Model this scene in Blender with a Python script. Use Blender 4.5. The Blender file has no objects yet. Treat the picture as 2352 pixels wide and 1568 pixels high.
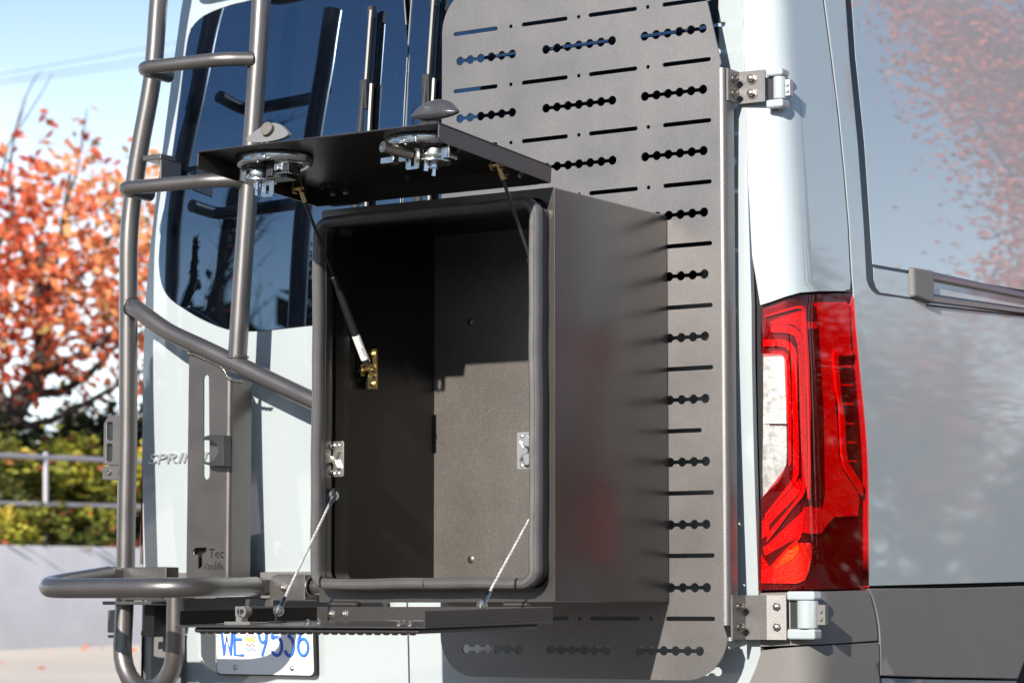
import bpy, math, random
import numpy as np
from mathutils import Vector, Matrix
from mathutils.geometry import delaunay_2d_cdt

S = bpy.context.scene
COL = S.collection
R = math.radians
PI = math.pi
rng = random.Random(7)

# ------------------------------------------------------------------ camera, sky, sun, exposure
F_PX = 6043.0; CX, CY = 1176.0, 784.0            # focal length and centre on a 2352 x 1568 frame
PSI = R(32.8); TH = math.atan(608 / F_PX)
FW = Vector((-math.sin(PSI) * math.cos(TH), math.cos(PSI) * math.cos(TH), math.sin(TH)))
RT = Vector((math.cos(PSI), math.sin(PSI), 0)); UP = RT.cross(FW)
CAM = Vector((3.1835, -5.1213, 0.9401))
cd = bpy.data.cameras.new('camera'); cam = bpy.data.objects.new('camera', cd); COL.objects.link(cam)
cam.matrix_world = Matrix.Translation(CAM) @ Matrix((RT, UP, -FW)).transposed().to_4x4()
cd.sensor_width = 36.0; cd.lens = F_PX / 2352 * 36.0
cd.clip_start = 0.1; cd.clip_end = 6000
cd.dof.use_dof = True; cd.dof.focus_distance = 6.35; cd.dof.aperture_fstop = 5.6; cd.dof.aperture_blades = 9
S.camera = cam

SUN_TO = Vector((0.128, -1.0, 0.446)).normalized()
EL = math.asin(SUN_TO.z); AZ = math.atan2(SUN_TO.x, SUN_TO.y)
world = bpy.data.worlds.new('World'); S.world = world; world.use_nodes = True
nt = world.node_tree; nt.nodes.clear()
def wn(t, **k):
    n = nt.nodes.new(t)
    for a, b in k.items(): setattr(n, a, b)
    return n
sky = wn('ShaderNodeTexSky'); sky.sky_type = 'NISHITA'; sky.sun_disc = False
sky.sun_elevation = EL; sky.sun_rotation = AZ; sky.altitude = 50; sky.air_density = 1.0; sky.dust_density = 0.15; sky.ozone_density = 3.0
tc = wn('ShaderNodeTexCoord'); sep = wn('ShaderNodeSeparateXYZ')
nt.links.new(tc.outputs['Generated'], sep.inputs[0])
# soft clouds standing low over the horizon all the way round
mp = wn('ShaderNodeMapping'); mp.inputs['Scale'].default_value = (3.2, 3.2, 8.0)
nt.links.new(tc.outputs['Generated'], mp.inputs[0])
nz = wn('ShaderNodeTexNoise'); nz.inputs['Scale'].default_value = 1.6; nz.inputs['Detail'].default_value = 7; nz.inputs['Roughness'].default_value = .58
nt.links.new(mp.outputs[0], nz.inputs['Vector'])
cr = wn('ShaderNodeMapRange'); cr.interpolation_type = 'SMOOTHSTEP'
cr.inputs['From Min'].default_value = .47; cr.inputs['From Max'].default_value = .66
nt.links.new(nz.outputs['Fac'], cr.inputs[0])
el = wn('ShaderNodeMapRange'); el.interpolation_type = 'SMOOTHSTEP'
el.inputs['From Min'].default_value = .30; el.inputs['From Max'].default_value = .05
nt.links.new(sep.outputs[2], el.inputs[0])
mu = wn('ShaderNodeMath', operation='MULTIPLY'); nt.links.new(cr.outputs[0], mu.inputs[0]); nt.links.new(el.outputs[0], mu.inputs[1])
hz_ = wn('ShaderNodeMapRange'); hz_.interpolation_type = 'SMOOTHSTEP'; hz_.inputs['From Min'].default_value = .30; hz_.inputs['From Max'].default_value = .02; hz_.inputs['To Max'].default_value = .95
nt.links.new(sep.outputs[2], hz_.inputs[0]); mxm = wn('ShaderNodeMath', operation='MAXIMUM'); nt.links.new(mu.outputs[0], mxm.inputs[0]); nt.links.new(hz_.outputs[0], mxm.inputs[1])
mu2 = wn('ShaderNodeMath', operation='MULTIPLY'); nt.links.new(mxm.outputs[0], mu2.inputs[0]); mu2.inputs[1].default_value = .8
mx = wn('ShaderNodeMix', data_type='RGBA')
nt.links.new(mu2.outputs[0], mx.inputs['Factor']); nt.links.new(sky.outputs[0], mx.inputs['A'])
mx.inputs['B'].default_value = (11.0, 12.0, 12.6, 1)
bg = wn('ShaderNodeBackground'); bg.inputs['Strength'].default_value = 0.086
nt.links.new(mx.outputs['Result'], bg.inputs[0])
wo = wn('ShaderNodeOutputWorld'); nt.links.new(bg.outputs[0], wo.inputs[0])

sd = bpy.data.lights.new('sun', 'SUN'); sun = bpy.data.objects.new('sun', sd); COL.objects.link(sun)
sd.energy = 5.0; sd.angle = R(0.53); sd.color = (1.0, .93, .84)
sun.rotation_euler = (-SUN_TO).to_track_quat('-Z', 'Y').to_euler()
sun.location = (4, -12, 12)

S.view_settings.view_transform = 'Standard'; S.view_settings.look = 'None'
S.view_settings.exposure = 0.90; S.view_settings.gamma = 1.0
S.view_settings.use_curve_mapping = False
S.render.engine = 'CYCLES'
S.cycles.max_bounces = 8; S.cycles.transparent_max_bounces = 12
S.cycles.use_denoising = True
S.cycles.sample_clamp_indirect = 6.0

# ------------------------------------------------------------------ measuring: where a sight line meets a plane or a surface of the van
def ray(px, py): return FW + RT * ((px - CX) / F_PX) - UP * ((py - CY) / F_PX)
def onY(px, py, y): d = ray(px, py); return CAM + d * ((y - CAM.y) / d.y)
def onX(px, py, x): d = ray(px, py); return CAM + d * ((x - CAM.x) / d.x)
def onP(px, py, p, n): d = ray(px, py); return CAM + d * ((Vector(p) - CAM).dot(n) / d.dot(n))
def proj(p):
    d = Vector(p) - CAM; z = d.dot(FW); return (CX + F_PX * d.dot(RT) / z, CY - F_PX * d.dot(UP) / z)

# ------------------------------------------------------------------ materials
def mat(name, base, rough=.5, metal=0., spec=.5, coat=0., coat_rough=.03, noise=None, bump=None, speck=None, var=None, rnoise=None, ior=1.5):
    """procedural surface: colour variation (var), bump grain, pale dust specks, roughness mottling"""
    m = bpy.data.materials.new(name); m.use_nodes = True; t = m.node_tree; b = t.nodes['Principled BSDF']
    def n(ty, **k):
        x = t.nodes.new(ty)
        for a, v in k.items(): setattr(x, a, v)
        return x
    b.inputs['Base Color'].default_value = (*base, 1); b.inputs['Roughness'].default_value = rough
    b.inputs['Metallic'].default_value = metal; b.inputs['Specular IOR Level'].default_value = spec
    b.inputs['Coat Weight'].default_value = coat; b.inputs['Coat Roughness'].default_value = coat_rough; b.inputs['Coat IOR'].default_value = 2.0 if name == 'van_paint' else 2.8 if name == 'window_film' else 1.5; b.inputs['IOR'].default_value = ior
    co = n('ShaderNodeTexCoord')
    col = None
    if var:
        s, amt, c2 = var
        z = n('ShaderNodeTexNoise'); z.inputs['Scale'].default_value = s; z.inputs['Detail'].default_value = 6; z.inputs['Roughness'].default_value = .65
        t.links.new(co.outputs['Object'], z.inputs['Vector'])
        r_ = n('ShaderNodeMapRange'); r_.inputs['From Min'].default_value = .35; r_.inputs['From Max'].default_value = .7; r_.inputs['To Max'].default_value = amt
        t.links.new(z.outputs['Fac'], r_.inputs[0])
        mx_ = n('ShaderNodeMix', data_type='RGBA'); mx_.inputs['A'].default_value = (*base, 1); mx_.inputs['B'].default_value = (*c2, 1)
        t.links.new(r_.outputs[0], mx_.inputs['Factor']); col = mx_.outputs['Result']
    if speck:
        s, th, c2, amt = speck
        v = n('ShaderNodeTexVoronoi'); v.inputs['Scale'].default_value = s; t.links.new(co.outputs['Object'], v.inputs['Vector'])
        r_ = n('ShaderNodeMapRange'); r_.inputs['From Min'].default_value = th; r_.inputs['From Max'].default_value = th * .6; r_.inputs['To Max'].default_value = amt
        t.links.new(v.outputs['Distance'], r_.inputs[0])
        # only some cells carry a speck
        w = n('ShaderNodeMath', operation='GREATER_THAN'); w.inputs[1].default_value = .55
        sc_ = n('ShaderNodeSeparateColor'); t.links.new(v.outputs['Color'], sc_.inputs[0]); t.links.new(sc_.outputs[0], w.inputs[0])
        mm = n('ShaderNodeMath', operation='MULTIPLY'); t.links.new(r_.outputs[0], mm.inputs[0]); t.links.new(w.outputs[0], mm.inputs[1])
        mx_ = n('ShaderNodeMix', data_type='RGBA'); mx_.inputs['A'].default_value = (*base, 1); mx_.inputs['B'].default_value = (*c2, 1)
        if col: t.links.new(col, mx_.inputs['A'])
        t.links.new(mm.outputs[0], mx_.inputs['Factor']); col = mx_.outputs['Result']
    if col: t.links.new(col, b.inputs['Base Color'])
    if rnoise:
        s, lo, hi = rnoise
        z = n('ShaderNodeTexNoise'); z.inputs['Scale'].default_value = s; z.inputs['Detail'].default_value = 5
        t.links.new(co.outputs['Object'], z.inputs['Vector'])
        r_ = n('ShaderNodeMapRange'); r_.inputs['From Min'].default_value = .3; r_.inputs['From Max'].default_value = .7
        r_.inputs['To Min'].default_value = lo; r_.inputs['To Max'].default_value = hi
        t.links.new(z.outputs['Fac'], r_.inputs[0]); t.links.new(r_.outputs[0], b.inputs['Roughness'])
    if bump:
        s, st, dist = bump
        z = n('ShaderNodeTexNoise'); z.inputs['Scale'].default_value = s; z.inputs['Detail'].default_value = 3
        t.links.new(co.outputs['Object'], z.inputs['Vector'])
        bp = n('ShaderNodeBump'); bp.inputs['Strength'].default_value = st; bp.inputs['Distance'].default_value = dist
        t.links.new(z.outputs['Fac'], bp.inputs['Height']); t.links.new(bp.outputs[0], b.inputs['Normal'])
    return m
M = {}
M['paint'] = mat('van_paint', (.318, .358, .372), .42, spec=.25, coat=1.0, coat_rough=.035, var=(2.2, .25, (.326, .364, .376)), bump=(90, .06, .0008), speck=(95, .07, (.50, .52, .52), .5))
M['powder'] = mat('textured_powder_coat', (.150, .143, .142), .45, spec=.5, metal=.88, coat=.5, coat_rough=.27, speck=(760, .32, (.50, .48, .46), .6), bump=(620, .35, .0008), var=(9, .5, (.185, .175, .168)), rnoise=(5, .40, .52))
M['powder_box'] = mat('fine_powder_coat', (.076, .070, .067), .42, spec=.5, metal=.86, coat=.4, coat_rough=.20, speck=(760, .32, (.34, .32, .30), .6), bump=(700, .22, .0006), var=(6, .5, (.100, .092, .087)))
M['powder_back'] = mat('grainy_powder_coat', (.112, .102, .094), .45, spec=.5, metal=.75, speck=(560, .36, (.42, .40, .37), .65), bump=(500, .5, .0008), var=(5, .6, (.17, .155, .142)))
M['tube'] = mat('satin_powder_coat', (.098, .091, .088), .37, spec=.6, metal=.7, coat=.8, coat_rough=.22, speck=(300, .17, (.42, .40, .38), .6), bump=(500, .18, .0006), var=(14, .45, (.105, .096, .09)), rnoise=(9, .32, .46))
M['inner'] = mat('black_and_shade_coat', (.0065, .006, .006), .36, spec=.35, bump=(700, .2, .0005), var=(7, .4, (.009, .0085, .008)))  # black parts, and box faces whose shade is darkened into the coat
M['rubber'] = mat('seal_rubber', (.068, .065, .064), .36, spec=.6, var=(20, .6, (.095, .09, .087)), rnoise=(26, .30, .5))
M['plastic'] = mat('grey_plastic', (.118, .112, .108), .55, spec=.45, speck=(230, .22, (.30, .28, .25), .5), bump=(420, .5, .0009), var=(7, .5, (.138, .130, .122)))
M['black'] = mat('black_plastic', (.013, .013, .014), .42, var=(18, .4, (.022, .022, .022)))
M['soft_black'] = mat('wiper_black', (.02, .02, .021), .38, spec=.5, var=(30, .5, (.035, .034, .034)))
M['gapdark'] = mat('gap_rubber', (.006, .006, .007), .8, var=(20, .4, (.01, .01, .01)))
M['zinc'] = mat('zinc_plate', (.44, .46, .46), .2, metal=1., var=(45, .5, (.30, .32, .32)), rnoise=(60, .14, .36))
M['wire_rope'] = mat('steel_rope', (.62, .60, .58), .45, metal=.6, var=(300, .5, (.4, .39, .38)))
M['dull_zinc'] = mat('nickel_plate', (.60, .57, .53), .34, metal=1., var=(40, .4, (.5, .47, .44)))
M['gold'] = mat('yellow_zinc', (.62, .47, .20), .28, metal=1., var=(40, .6, (.50, .42, .28)))
M['steel'] = mat('bolt_steel', (.34, .32, .30), .35, metal=1., var=(60, .5, (.20, .16, .12)))
M['alu'] = mat('rail_aluminium', (.40, .36, .32), .3, metal=1., var=(12, .5, (.44, .40, .37)))
M['letter'] = mat('badge_silver', (.55, .56, .57), .32, metal=.7, var=(30, .3, (.5, .52, .54)))
M['paddle'] = mat('paddle_grey', (.13, .13, .135), .38, spec=.55, var=(30, .4, (.16, .16, .165)), bump=(400, .1, .0005))
M['paddle_dark'] = mat('paddle_dark', (.040, .040, .044), .30, spec=.6, var=(30, .4, (.05, .05, .055)), bump=(400, .1, .0005))
M['chrome'] = mat('chrome', (.62, .64, .65), .12, metal=1., var=(30, .3, (.5, .52, .54)))
M['white'] = mat('plate_white', (.78, .79, .80), .35, coat=.4, var=(9, .3, (.70, .71, .73)))
M['blueink'] = mat('plate_blue', (.03, .13, .52), .4, var=(30, .3, (.04, .16, .55)))
M['redink'] = mat('plate_red', (.60, .05, .04), .4, var=(30, .3, (.6, .08, .06)))
M['sunink'] = mat('plate_yellow', (.75, .50, .08), .4, var=(30, .3, (.7, .55, .12)))
M['ink'] = mat('print_ink', (.03, .03, .03), .5, var=(30, .3, (.05, .05, .05)))
M['paper'] = mat('sticker_paper', (.75, .75, .74), .5, var=(30, .3, (.66, .66, .66)))
M['foam'] = mat('foam_disc', (.10, .092, .085), .8, bump=(500, 1., .002), var=(160, .7, (.17, .155, .14)))
M['glass'] = mat('privacy_glass', (.0012, .0016, .003), .0, spec=.5, ior=2.45, speck=(190, .13, (.16, .16, .15), .6), var=(5, .5, (.002, .003, .005)))
M['film'] = mat('window_film', (.31, .345, .365), .35, spec=.2, coat=1., coat_rough=.012, var=(3, .3, (.32, .355, .37)), bump=(220, .04, .0005))
M['black_glass'] = mat('gloss_black', (.006, .006, .009), .03, spec=.4, coat=0., var=(6, .4, (.012, .010, .012)))
M['refl'] = mat('lamp_silver', (.50, .50, .49), .35, metal=.5, var=(45, .95, (.20, .20, .19)), bump=(60, .3, .002))
M['lampgrey'] = mat('lamp_housing', (.62, .60, .60), .4, var=(30, .3, (.5, .5, .5)))
M['lampred'] = mat('lamp_red', (.66, .012, .015), .35, coat=.5, var=(260, .6, (.45, .006, .010)), bump=(300, .4, .001))
M['lampbright'] = mat('lamp_bright_red', (.72, .05, .05), .3, coat=.5, var=(130, .95, (.30, .012, .012)), bump=(240, .7, .002))
M['lampdark'] = mat('lamp_dark', (.055, .006, .008), .3, coat=.5, var=(60, .4, (.04, .005, .006)))
M['lampblack'] = mat('lamp_black', (.055, .012, .014), .35, var=(60, .4, (.035, .008, .010)))
M['glint'] = mat('lamp_glint', (.85, .25, .03), .3, metal=.4, var=(120, .6, (.8, .08, .03)), bump=(200, .6, .002))  # orange colour stands for bright glints inside the lamp

def lens(name, tint, rough=.02):
    m = bpy.data.materials.new(name); m.use_nodes = True; t = m.node_tree; t.nodes.clear()
    tr = t.nodes.new('ShaderNodeBsdfTransparent'); tr.inputs[0].default_value = (*tint, 1)
    gl = t.nodes.new('ShaderNodeBsdfGlossy'); gl.inputs['Roughness'].default_value = rough
    fr0 = t.nodes.new('ShaderNodeFresnel'); fr0.inputs[0].default_value = 1.45; fr = t.nodes.new('ShaderNodeMath'); fr.operation = 'MINIMUM'; fr.inputs[1].default_value = .075; t.links.new(fr0.outputs[0], fr.inputs[0])
    df = t.nodes.new('ShaderNodeBsdfDiffuse'); df.inputs[0].default_value = (.5, .45, .44, 1)
    co = t.nodes.new('ShaderNodeTexCoord'); v = t.nodes.new('ShaderNodeTexVoronoi'); v.inputs['Scale'].default_value = 150
    t.links.new(co.outputs['Object'], v.inputs['Vector'])
    mr = t.nodes.new('ShaderNodeMapRange'); mr.inputs['From Min'].default_value = .13; mr.inputs['From Max'].default_value = .06; mr.inputs['To Max'].default_value = .3
    t.links.new(v.outputs['Distance'], mr.inputs[0])
    mx_ = t.nodes.new('ShaderNodeMixShader'); mx2 = t.nodes.new('ShaderNodeMixShader')
    t.links.new(mr.outputs[0], mx_.inputs[0]); t.links.new(tr.outputs[0], mx_.inputs[1]); t.links.new(df.outputs[0], mx_.inputs[2])
    t.links.new(fr.outputs[0], mx2.inputs[0]); t.links.new(mx_.outputs[0], mx2.inputs[1]); t.links.new(gl.outputs[0], mx2.inputs[2])
    o = t.nodes.new('ShaderNodeOutputMaterial'); t.links.new(mx2.outputs[0], o.inputs[0])
    return m
M['lens_red'] = lens('red_lens', (.97, .085, .10))
M['lens_glint'] = lens('glint_lens', (1.0, .42, .26))  # added lens tint that lets the painted glints read orange
M['lens_clear'] = lens('clear_lens', (.97, .97, .97))

# ------------------------------------------------------------------ mesh building
class MB:
    def __init__(s): s.v = []; s.f = []
    def add(s, vs, fs):
        k = len(s.v); s.v += [Vector(v) for v in vs]; s.f += [tuple(i + k for i in f) for f in fs]; return s
    def box(s, a, b, T=None):
        x0, y0, z0 = (min(p, q) for p, q in zip(a, b)); x1, y1, z1 = (max(p, q) for p, q in zip(a, b))
        vs = [Vector(p) for p in ((x0,y0,z0),(x1,y0,z0),(x1,y1,z0),(x0,y1,z0),(x0,y0,z1),(x1,y0,z1),(x1,y1,z1),(x0,y1,z1))]
        if T: vs = [T(v) for v in vs]
        return s.add(vs, [(0,3,2,1),(4,5,6,7),(0,1,5,4),(1,2,6,5),(2,3,7,6),(3,0,4,7)])
    def tube(s, path, r, seg=20, cap=True, sq=None):
        path = [Vector(p) for p in path]; n = len(path); rings = []; N = None
        rr = r if isinstance(r, (list, tuple)) else [r] * n
        for i in range(n):
            t = (path[min(i + 1, n - 1)] - path[max(i - 1, 0)]).normalized()
            if N is None:
                N = t.cross(Vector((0, 0, 1)));
                if N.length < .05: N = t.cross(Vector((1, 0, 0)))
                N.normalize()
            else: N = (N - t * N.dot(t)).normalized()
            B = t.cross(N)
            rings.append([path[i] + (N * math.cos(2*PI*k/seg) * (sq[0] if sq else 1) + B * math.sin(2*PI*k/seg) * (sq[1] if sq else 1)) * rr[i] for k in range(seg)])
        fs = []
        for i in range(n - 1):
            for k in range(seg): fs.append((i*seg+k, i*seg+(k+1)%seg, (i+1)*seg+(k+1)%seg, (i+1)*seg+k))
        if cap: fs.append(tuple(range(seg))[::-1]); fs.append(tuple((n-1)*seg + k for k in range(seg)))
        return s.add([p for g in rings for p in g], fs)
    def cyl(s, a, b, r, seg=16, r2=None): return s.tube([a, b], [r, r if r2 is None else r2], seg)
    def revolve(s, o, ax, prof, seg=24, xs=1., ys=1., e1=None):
        """profile of (radius, height) points turned round axis ax"""
        o = Vector(o); ax = Vector(ax).normalized()
        e1 = Vector(e1).normalized() if e1 else (ax.orthogonal().normalized()); e2 = ax.cross(e1)
        vs = []; fs = []
        for r, h in prof:
            for k in range(seg):
                a = 2*PI*k/seg; vs.append(o + ax*h + e1*(math.cos(a)*r*xs) + e2*(math.sin(a)*r*ys))
        for i in range(len(prof) - 1):
            for k in range(seg): fs.append((i*seg+k, i*seg+(k+1)%seg, (i+1)*seg+(k+1)%seg, (i+1)*seg+k))
        return s.add(vs, fs)
    def hexbolt(s, o, ax, r=.009, h=.007, washer=True):
        o = Vector(o); ax = Vector(ax).normalized()
        if washer: s.revolve(o, ax, [(0, 0), (r*1.35, 0), (r*1.35, r*.25), (0, r*.25)], 16)
        s.revolve(o, ax, [(r, r*.25), (r, r*.25+h*.85), (r*.8, r*.25+h), (0, r*.25+h)], 6)
        s.revolve(o, ax, [(r*.5, r*.25+h), (r*.5, r*.25+h*1.5), (r*.3, r*.25+h*1.6), (0, r*.25+h*1.6)], 10)
        return s

def fillet(pts, rad, n=7):
    """polyline with its corners rounded"""
    pts = [Vector(p) for p in pts]; rad = rad if isinstance(rad, (list, tuple)) else [rad] * len(pts)
    out = [pts[0]]
    for i in range(1, len(pts) - 1):
        a, b, c = pts[i-1], pts[i], pts[i+1]; u, w = (a-b), (c-b)
        d = min(rad[i], u.length*.49, w.length*.49); p, q = b + u.normalized()*d, b + w.normalized()*d
        for k in range(n + 1):
            t = k / n; out.append(p*(1-t)**2 + b*2*t*(1-t) + q*t*t)
    out.append(pts[-1]); return out
def rrect(x0, z0, x1, z1, r, n=6):
    o = []
    for cx_, cz_, a0 in ((x1-r, z1-r, 0), (x0+r, z1-r, 90), (x0+r, z0+r, 180), (x1-r, z0+r, 270)):
        for k in range(n + 1): a = R(a0 + 90*k/n); o.append((cx_ + r*math.cos(a), cz_ + r*math.sin(a)))
    return o
def circ(x, z, r, n=14): return [(x + r*math.cos(2*PI*k/n), z + r*math.sin(2*PI*k/n)) for k in range(n)]
def inside(P, loops):
    c = np.zeros(len(P), bool)
    for lp in loops:
        L = np.array(lp); A = L; B = np.roll(L, -1, 0)
        for (x0, y0), (x1, y1) in zip(A, B):
            if y0 == y1: continue
            m_ = ((P[:,1] > y0) != (P[:,1] > y1))
            xx = x0 + (P[:,1] - y0) * (x1 - x0) / (y1 - y0)
            c ^= m_ & (P[:,0] < xx)
    return c
def cdt(loops, grid=None):
    vs = []; es = []
    for lp in loops:
        k = len(vs); n = len(lp); vs += [Vector(p[:2]) for p in lp]; es += [(k+i, k+(i+1) % n) for i in range(n)]
    if grid:
        P = np.array([tuple(p[:2]) for p in loops[0]]); lo, hi = P.min(0), P.max(0)
        gx = np.arange(lo[0] + grid[0]*.5, hi[0], grid[0]); gy = np.arange(lo[1] + grid[1]*.5, hi[1], grid[1])
        G = np.array([(a, b) for a in gx for b in gy])
        if len(G):
            G = G[inside(G, [[tuple(p[:2]) for p in lp] for lp in loops])]
            vs += [Vector(g) for g in G]
    r_ = delaunay_2d_cdt(vs, es, [], 0, 1e-7)
    V = [tuple(p) for p in r_[0]]; T = [tuple(f) for f in r_[2]]
    P = np.array([[sum(V[i][0] for i in f)/3, sum(V[i][1] for i in f)/3] for f in T])
    ok = inside(P, [[tuple(p[:2]) for p in lp] for lp in loops])
    out = []
    for f, k in zip(T, ok):
        if k:
            (ax, ay), (bx, by), (cx_, cy_) = (V[i] for i in f)
            out.append(f if (bx-ax)*(cy_-ay) - (by-ay)*(cx_-ax) > 0 else f[::-1])
    used = sorted({i for f in out for i in f}); mp_ = {j: i for i, j in enumerate(used)}
    return [V[j] for j in used], [tuple(mp_[i] for i in f) for f in out]
def slab(mb, loops, front, back, grid=None):
    """plate with holes: loops in a 2D frame, mapped to space by front() and back()"""
    V, T = cdt(loops, grid); n = len(V)
    vs = [front(*p) for p in V] + [back(*p) for p in V]
    fs = [tuple(f) for f in T] + [tuple(i + n for i in f[::-1]) for f in T]
    cnt = {}
    for f in T:
        for i in range(3): e = (f[i], f[(i+1) % 3]); cnt[e] = 1
    for a, b in cnt:
        if (b, a) not in cnt: fs.append((b, a, a + n, b + n))
    return mb.add(vs, fs)

def tag(o, label=None, cat=None, group=None, kind=None):
    if label: o['label'] = label
    if cat: o['category'] = cat
    if group: o['group'] = group
    if kind: o['kind'] = kind
    return o
def empty(name, loc, label=None, cat=None, group=None):
    o = bpy.data.objects.new(name, None); o.empty_display_size = .1; COL.objects.link(o); o.location = loc
    return tag(o, label, cat, group)
def wloc(o):
    v = Vector(o.location)
    while o.parent: o = o.parent; v += Vector(o.location)
    return v
def obj(name, mb, m, parent=None, bevel=0., seg=2, sharp=35, origin=None, recalc=False, label=None):
    """link a mesh given in world coordinates as one object"""
    og = Vector(origin) if origin else (sum(mb.v, Vector()) / max(1, len(mb.v)))
    me = bpy.data.meshes.new(name); me.from_pydata([tuple(v - og) for v in mb.v], [], mb.f); me.materials.append(m)
    if recalc:
        import bmesh
        b = bmesh.new(); b.from_mesh(me); bmesh.ops.remove_doubles(b, verts=b.verts, dist=1e-5); bmesh.ops.recalc_face_normals(b, faces=b.faces); b.to_mesh(me); b.free()
    me.shade_smooth()
    if not bevel: me.set_sharp_from_angle(angle=R(sharp))
    o = bpy.data.objects.new(name, me); COL.objects.link(o)
    o.location = og
    if parent: o.parent = parent; o.location = og - wloc(parent)
    if bevel:
        b = o.modifiers.new('bevel', 'BEVEL'); b.width = bevel; b.segments = seg; b.limit_method = 'ANGLE'; b.angle_limit = R(sharp); b.harden_normals = True
    if label: o['label'] = label
    return o
def text_loops(body, size_h, width=None, shear=0.):
    """outline loops of a word in the built-in typeface, scaled to a height and a width, base left at 0,0"""
    c = bpy.data.curves.new('word', 'FONT'); c.body = body; c.resolution_u = 3; c.shear = shear
    o = bpy.data.objects.new('word', c); COL.objects.link(o)
    bpy.context.view_layer.update()
    me = o.to_mesh(); me_v = [v.co.copy() for v in me.vertices]
    cnt = {}
    for p in me.polygons:
        vi = list(p.vertices)
        for i in range(len(vi)): cnt[(vi[i], vi[(i+1) % len(vi)])] = 1
    nx = {a: b for a, b in cnt if (b, a) not in cnt}
    loops = []; seen = set()
    for a in list(nx):
        if a in seen: continue
        lp = []; k = a
        while k not in seen and k in nx: seen.add(k); lp.append((me_v[k].x, me_v[k].y)); k = nx[k]
        if len(lp) > 2: loops.append(lp)
    o.to_mesh_clear(); bpy.data.objects.remove(o); bpy.data.curves.remove(c)
    if not loops: return []
    xs = [p[0] for l in loops for p in l]; ys = [p[1] for l in loops for p in l]
    sy = size_h / (max(ys) - min(ys)); sx = width / (max(xs) - min(xs)) if width else sy
    return [[((x - min(xs)) * sx, (y - min(ys)) * sy) for x, y in l] for l in loops]

M['glass'].node_tree.nodes['Principled BSDF'].inputs['Specular Tint'].default_value = (.50, .72, 1.0, 1)

# ------------------------------------------------------------------ large structure: ground, wall, hedge, fence, trees
def gz(x, y):                                     # the lot climbs gently towards the wall
    return 0.0 + .0205 * max(0., -x - .5) * min(1, 1) + .0145 * max(-40, min(60, y)) - .0
g = MB(); N_ = 40
xs = [-300, -120, -60, -30, -20] + [-18 + i for i in range(0, 36, 2)] + [25, 50, 120, 300]
ys = [-400, -150, -70, -40] + [-30 + 3*i for i in range(0, 34)] + [110, 200, 450]
for y in ys:
    for x in xs: g.v.append(Vector((x, y, gz(max(-18, min(18, x)), y))))
for j in range(len(ys)-1):
    for i in range(len(xs)-1):
        a = j*len(xs)+i; g.f.append((a, a+1, a+1+len(xs), a+len(xs)))
M['dark_lot'] = mat('darkened_lot', (.135, .125, .115), .9, spec=.25, var=(.8, .6, (.165, .15, .14)), speck=(30, .25, (.24, .22, .2), .5), bump=(60, .5, .01))  # unseen ground made dark to cut the light bounced onto the van
M['concrete'] = mat('lot_concrete', (.50, .45, .385), .85, spec=.25, var=(.6, .6, (.60, .54, .47)), speck=(14, .22, (.28, .24, .20), .5), bump=(40, .35, .01))
tag(obj('ground', g, M['dark_lot'], origin=(0, 0, 0)), 'unseen lot round the van, darkened to bounce less light', kind='structure')
pv = MB()
for j in range(len(ys)-1):
    if ys[j] < -40 or ys[j+1] > 120: continue
    k = len(pv.v); xa_ = [-15.4 + 1.3*i for i in range(9)]
    for yy in (ys[j], ys[j+1]): pv.v += [Vector((x, yy, gz(x, yy) + .012)) for x in xa_]
    pv.f += [(k+i, k+i+1, k+i+10, k+i+9) for i in range(8)]
tag(obj('pavement', pv, M['concrete'], origin=(0, 0, 0)), 'pale sunlit concrete strip along the wall', kind='structure')

# retaining wall parallel to the van, seen at the left edge
WX = -15.1
M['wall'] = mat('white_wall', (.55, .545, .57), .8, spec=.2, var=(2.2, .8, (.44, .435, .46)), bump=(6, .12, .02))
topA, topB = onX(-200, 1247, WX), onX(420, 1259, WX)
def wtop(y): t = (y - topA.y) / (topB.y - topA.y); return topA.z + (topB.z - topA.z) * t
wall = MB()
y0, y1 = topA.y - 6, topB.y + 12
vs = []
for i in range(13):
    y = y0 + (y1 - y0) * i / 12; z = wtop(y)
    vs += [(WX, y, gz(WX, y) - .3), (WX, y, z - .02), (WX - .02, y, z), (WX - .30, y, z), (WX - .30, y, gz(WX, y) - .3)]
fs = []
for i in range(12):
    for k in range(4): a = i*5+k; fs.append((a, a+5, a+6, a+1))
wall.add(vs, fs)
tag(obj('retaining_wall', wall, M['wall'], sharp=50), 'low white retaining wall behind the lot, under the hedge', 'wall')
# strip of dirt and dead leaves in the gutter under it
gut = MB()
for i in range(12):
    ya, yb = y0 + (y1-y0)*i/12, y0 + (y1-y0)*(i+1)/12
    gut.add([(WX+.002, ya, gz(WX, ya)+.012), (WX+.20+.05*rng.random(), ya, gz(WX+.2, ya)+.006), (WX+.20+.05*rng.random(), yb, gz(WX+.2, yb)+.006), (WX+.002, yb, gz(WX, yb)+.012)], [(0, 1, 2, 3)])
M['dirt'] = mat('gutter_dirt', (.07, .058, .05), .95, var=(5, .7, (.14, .10, .08)))
tag(obj('gutter', gut, M['dirt']), 'dark strip of dirt along the wall', kind='structure')

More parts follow.
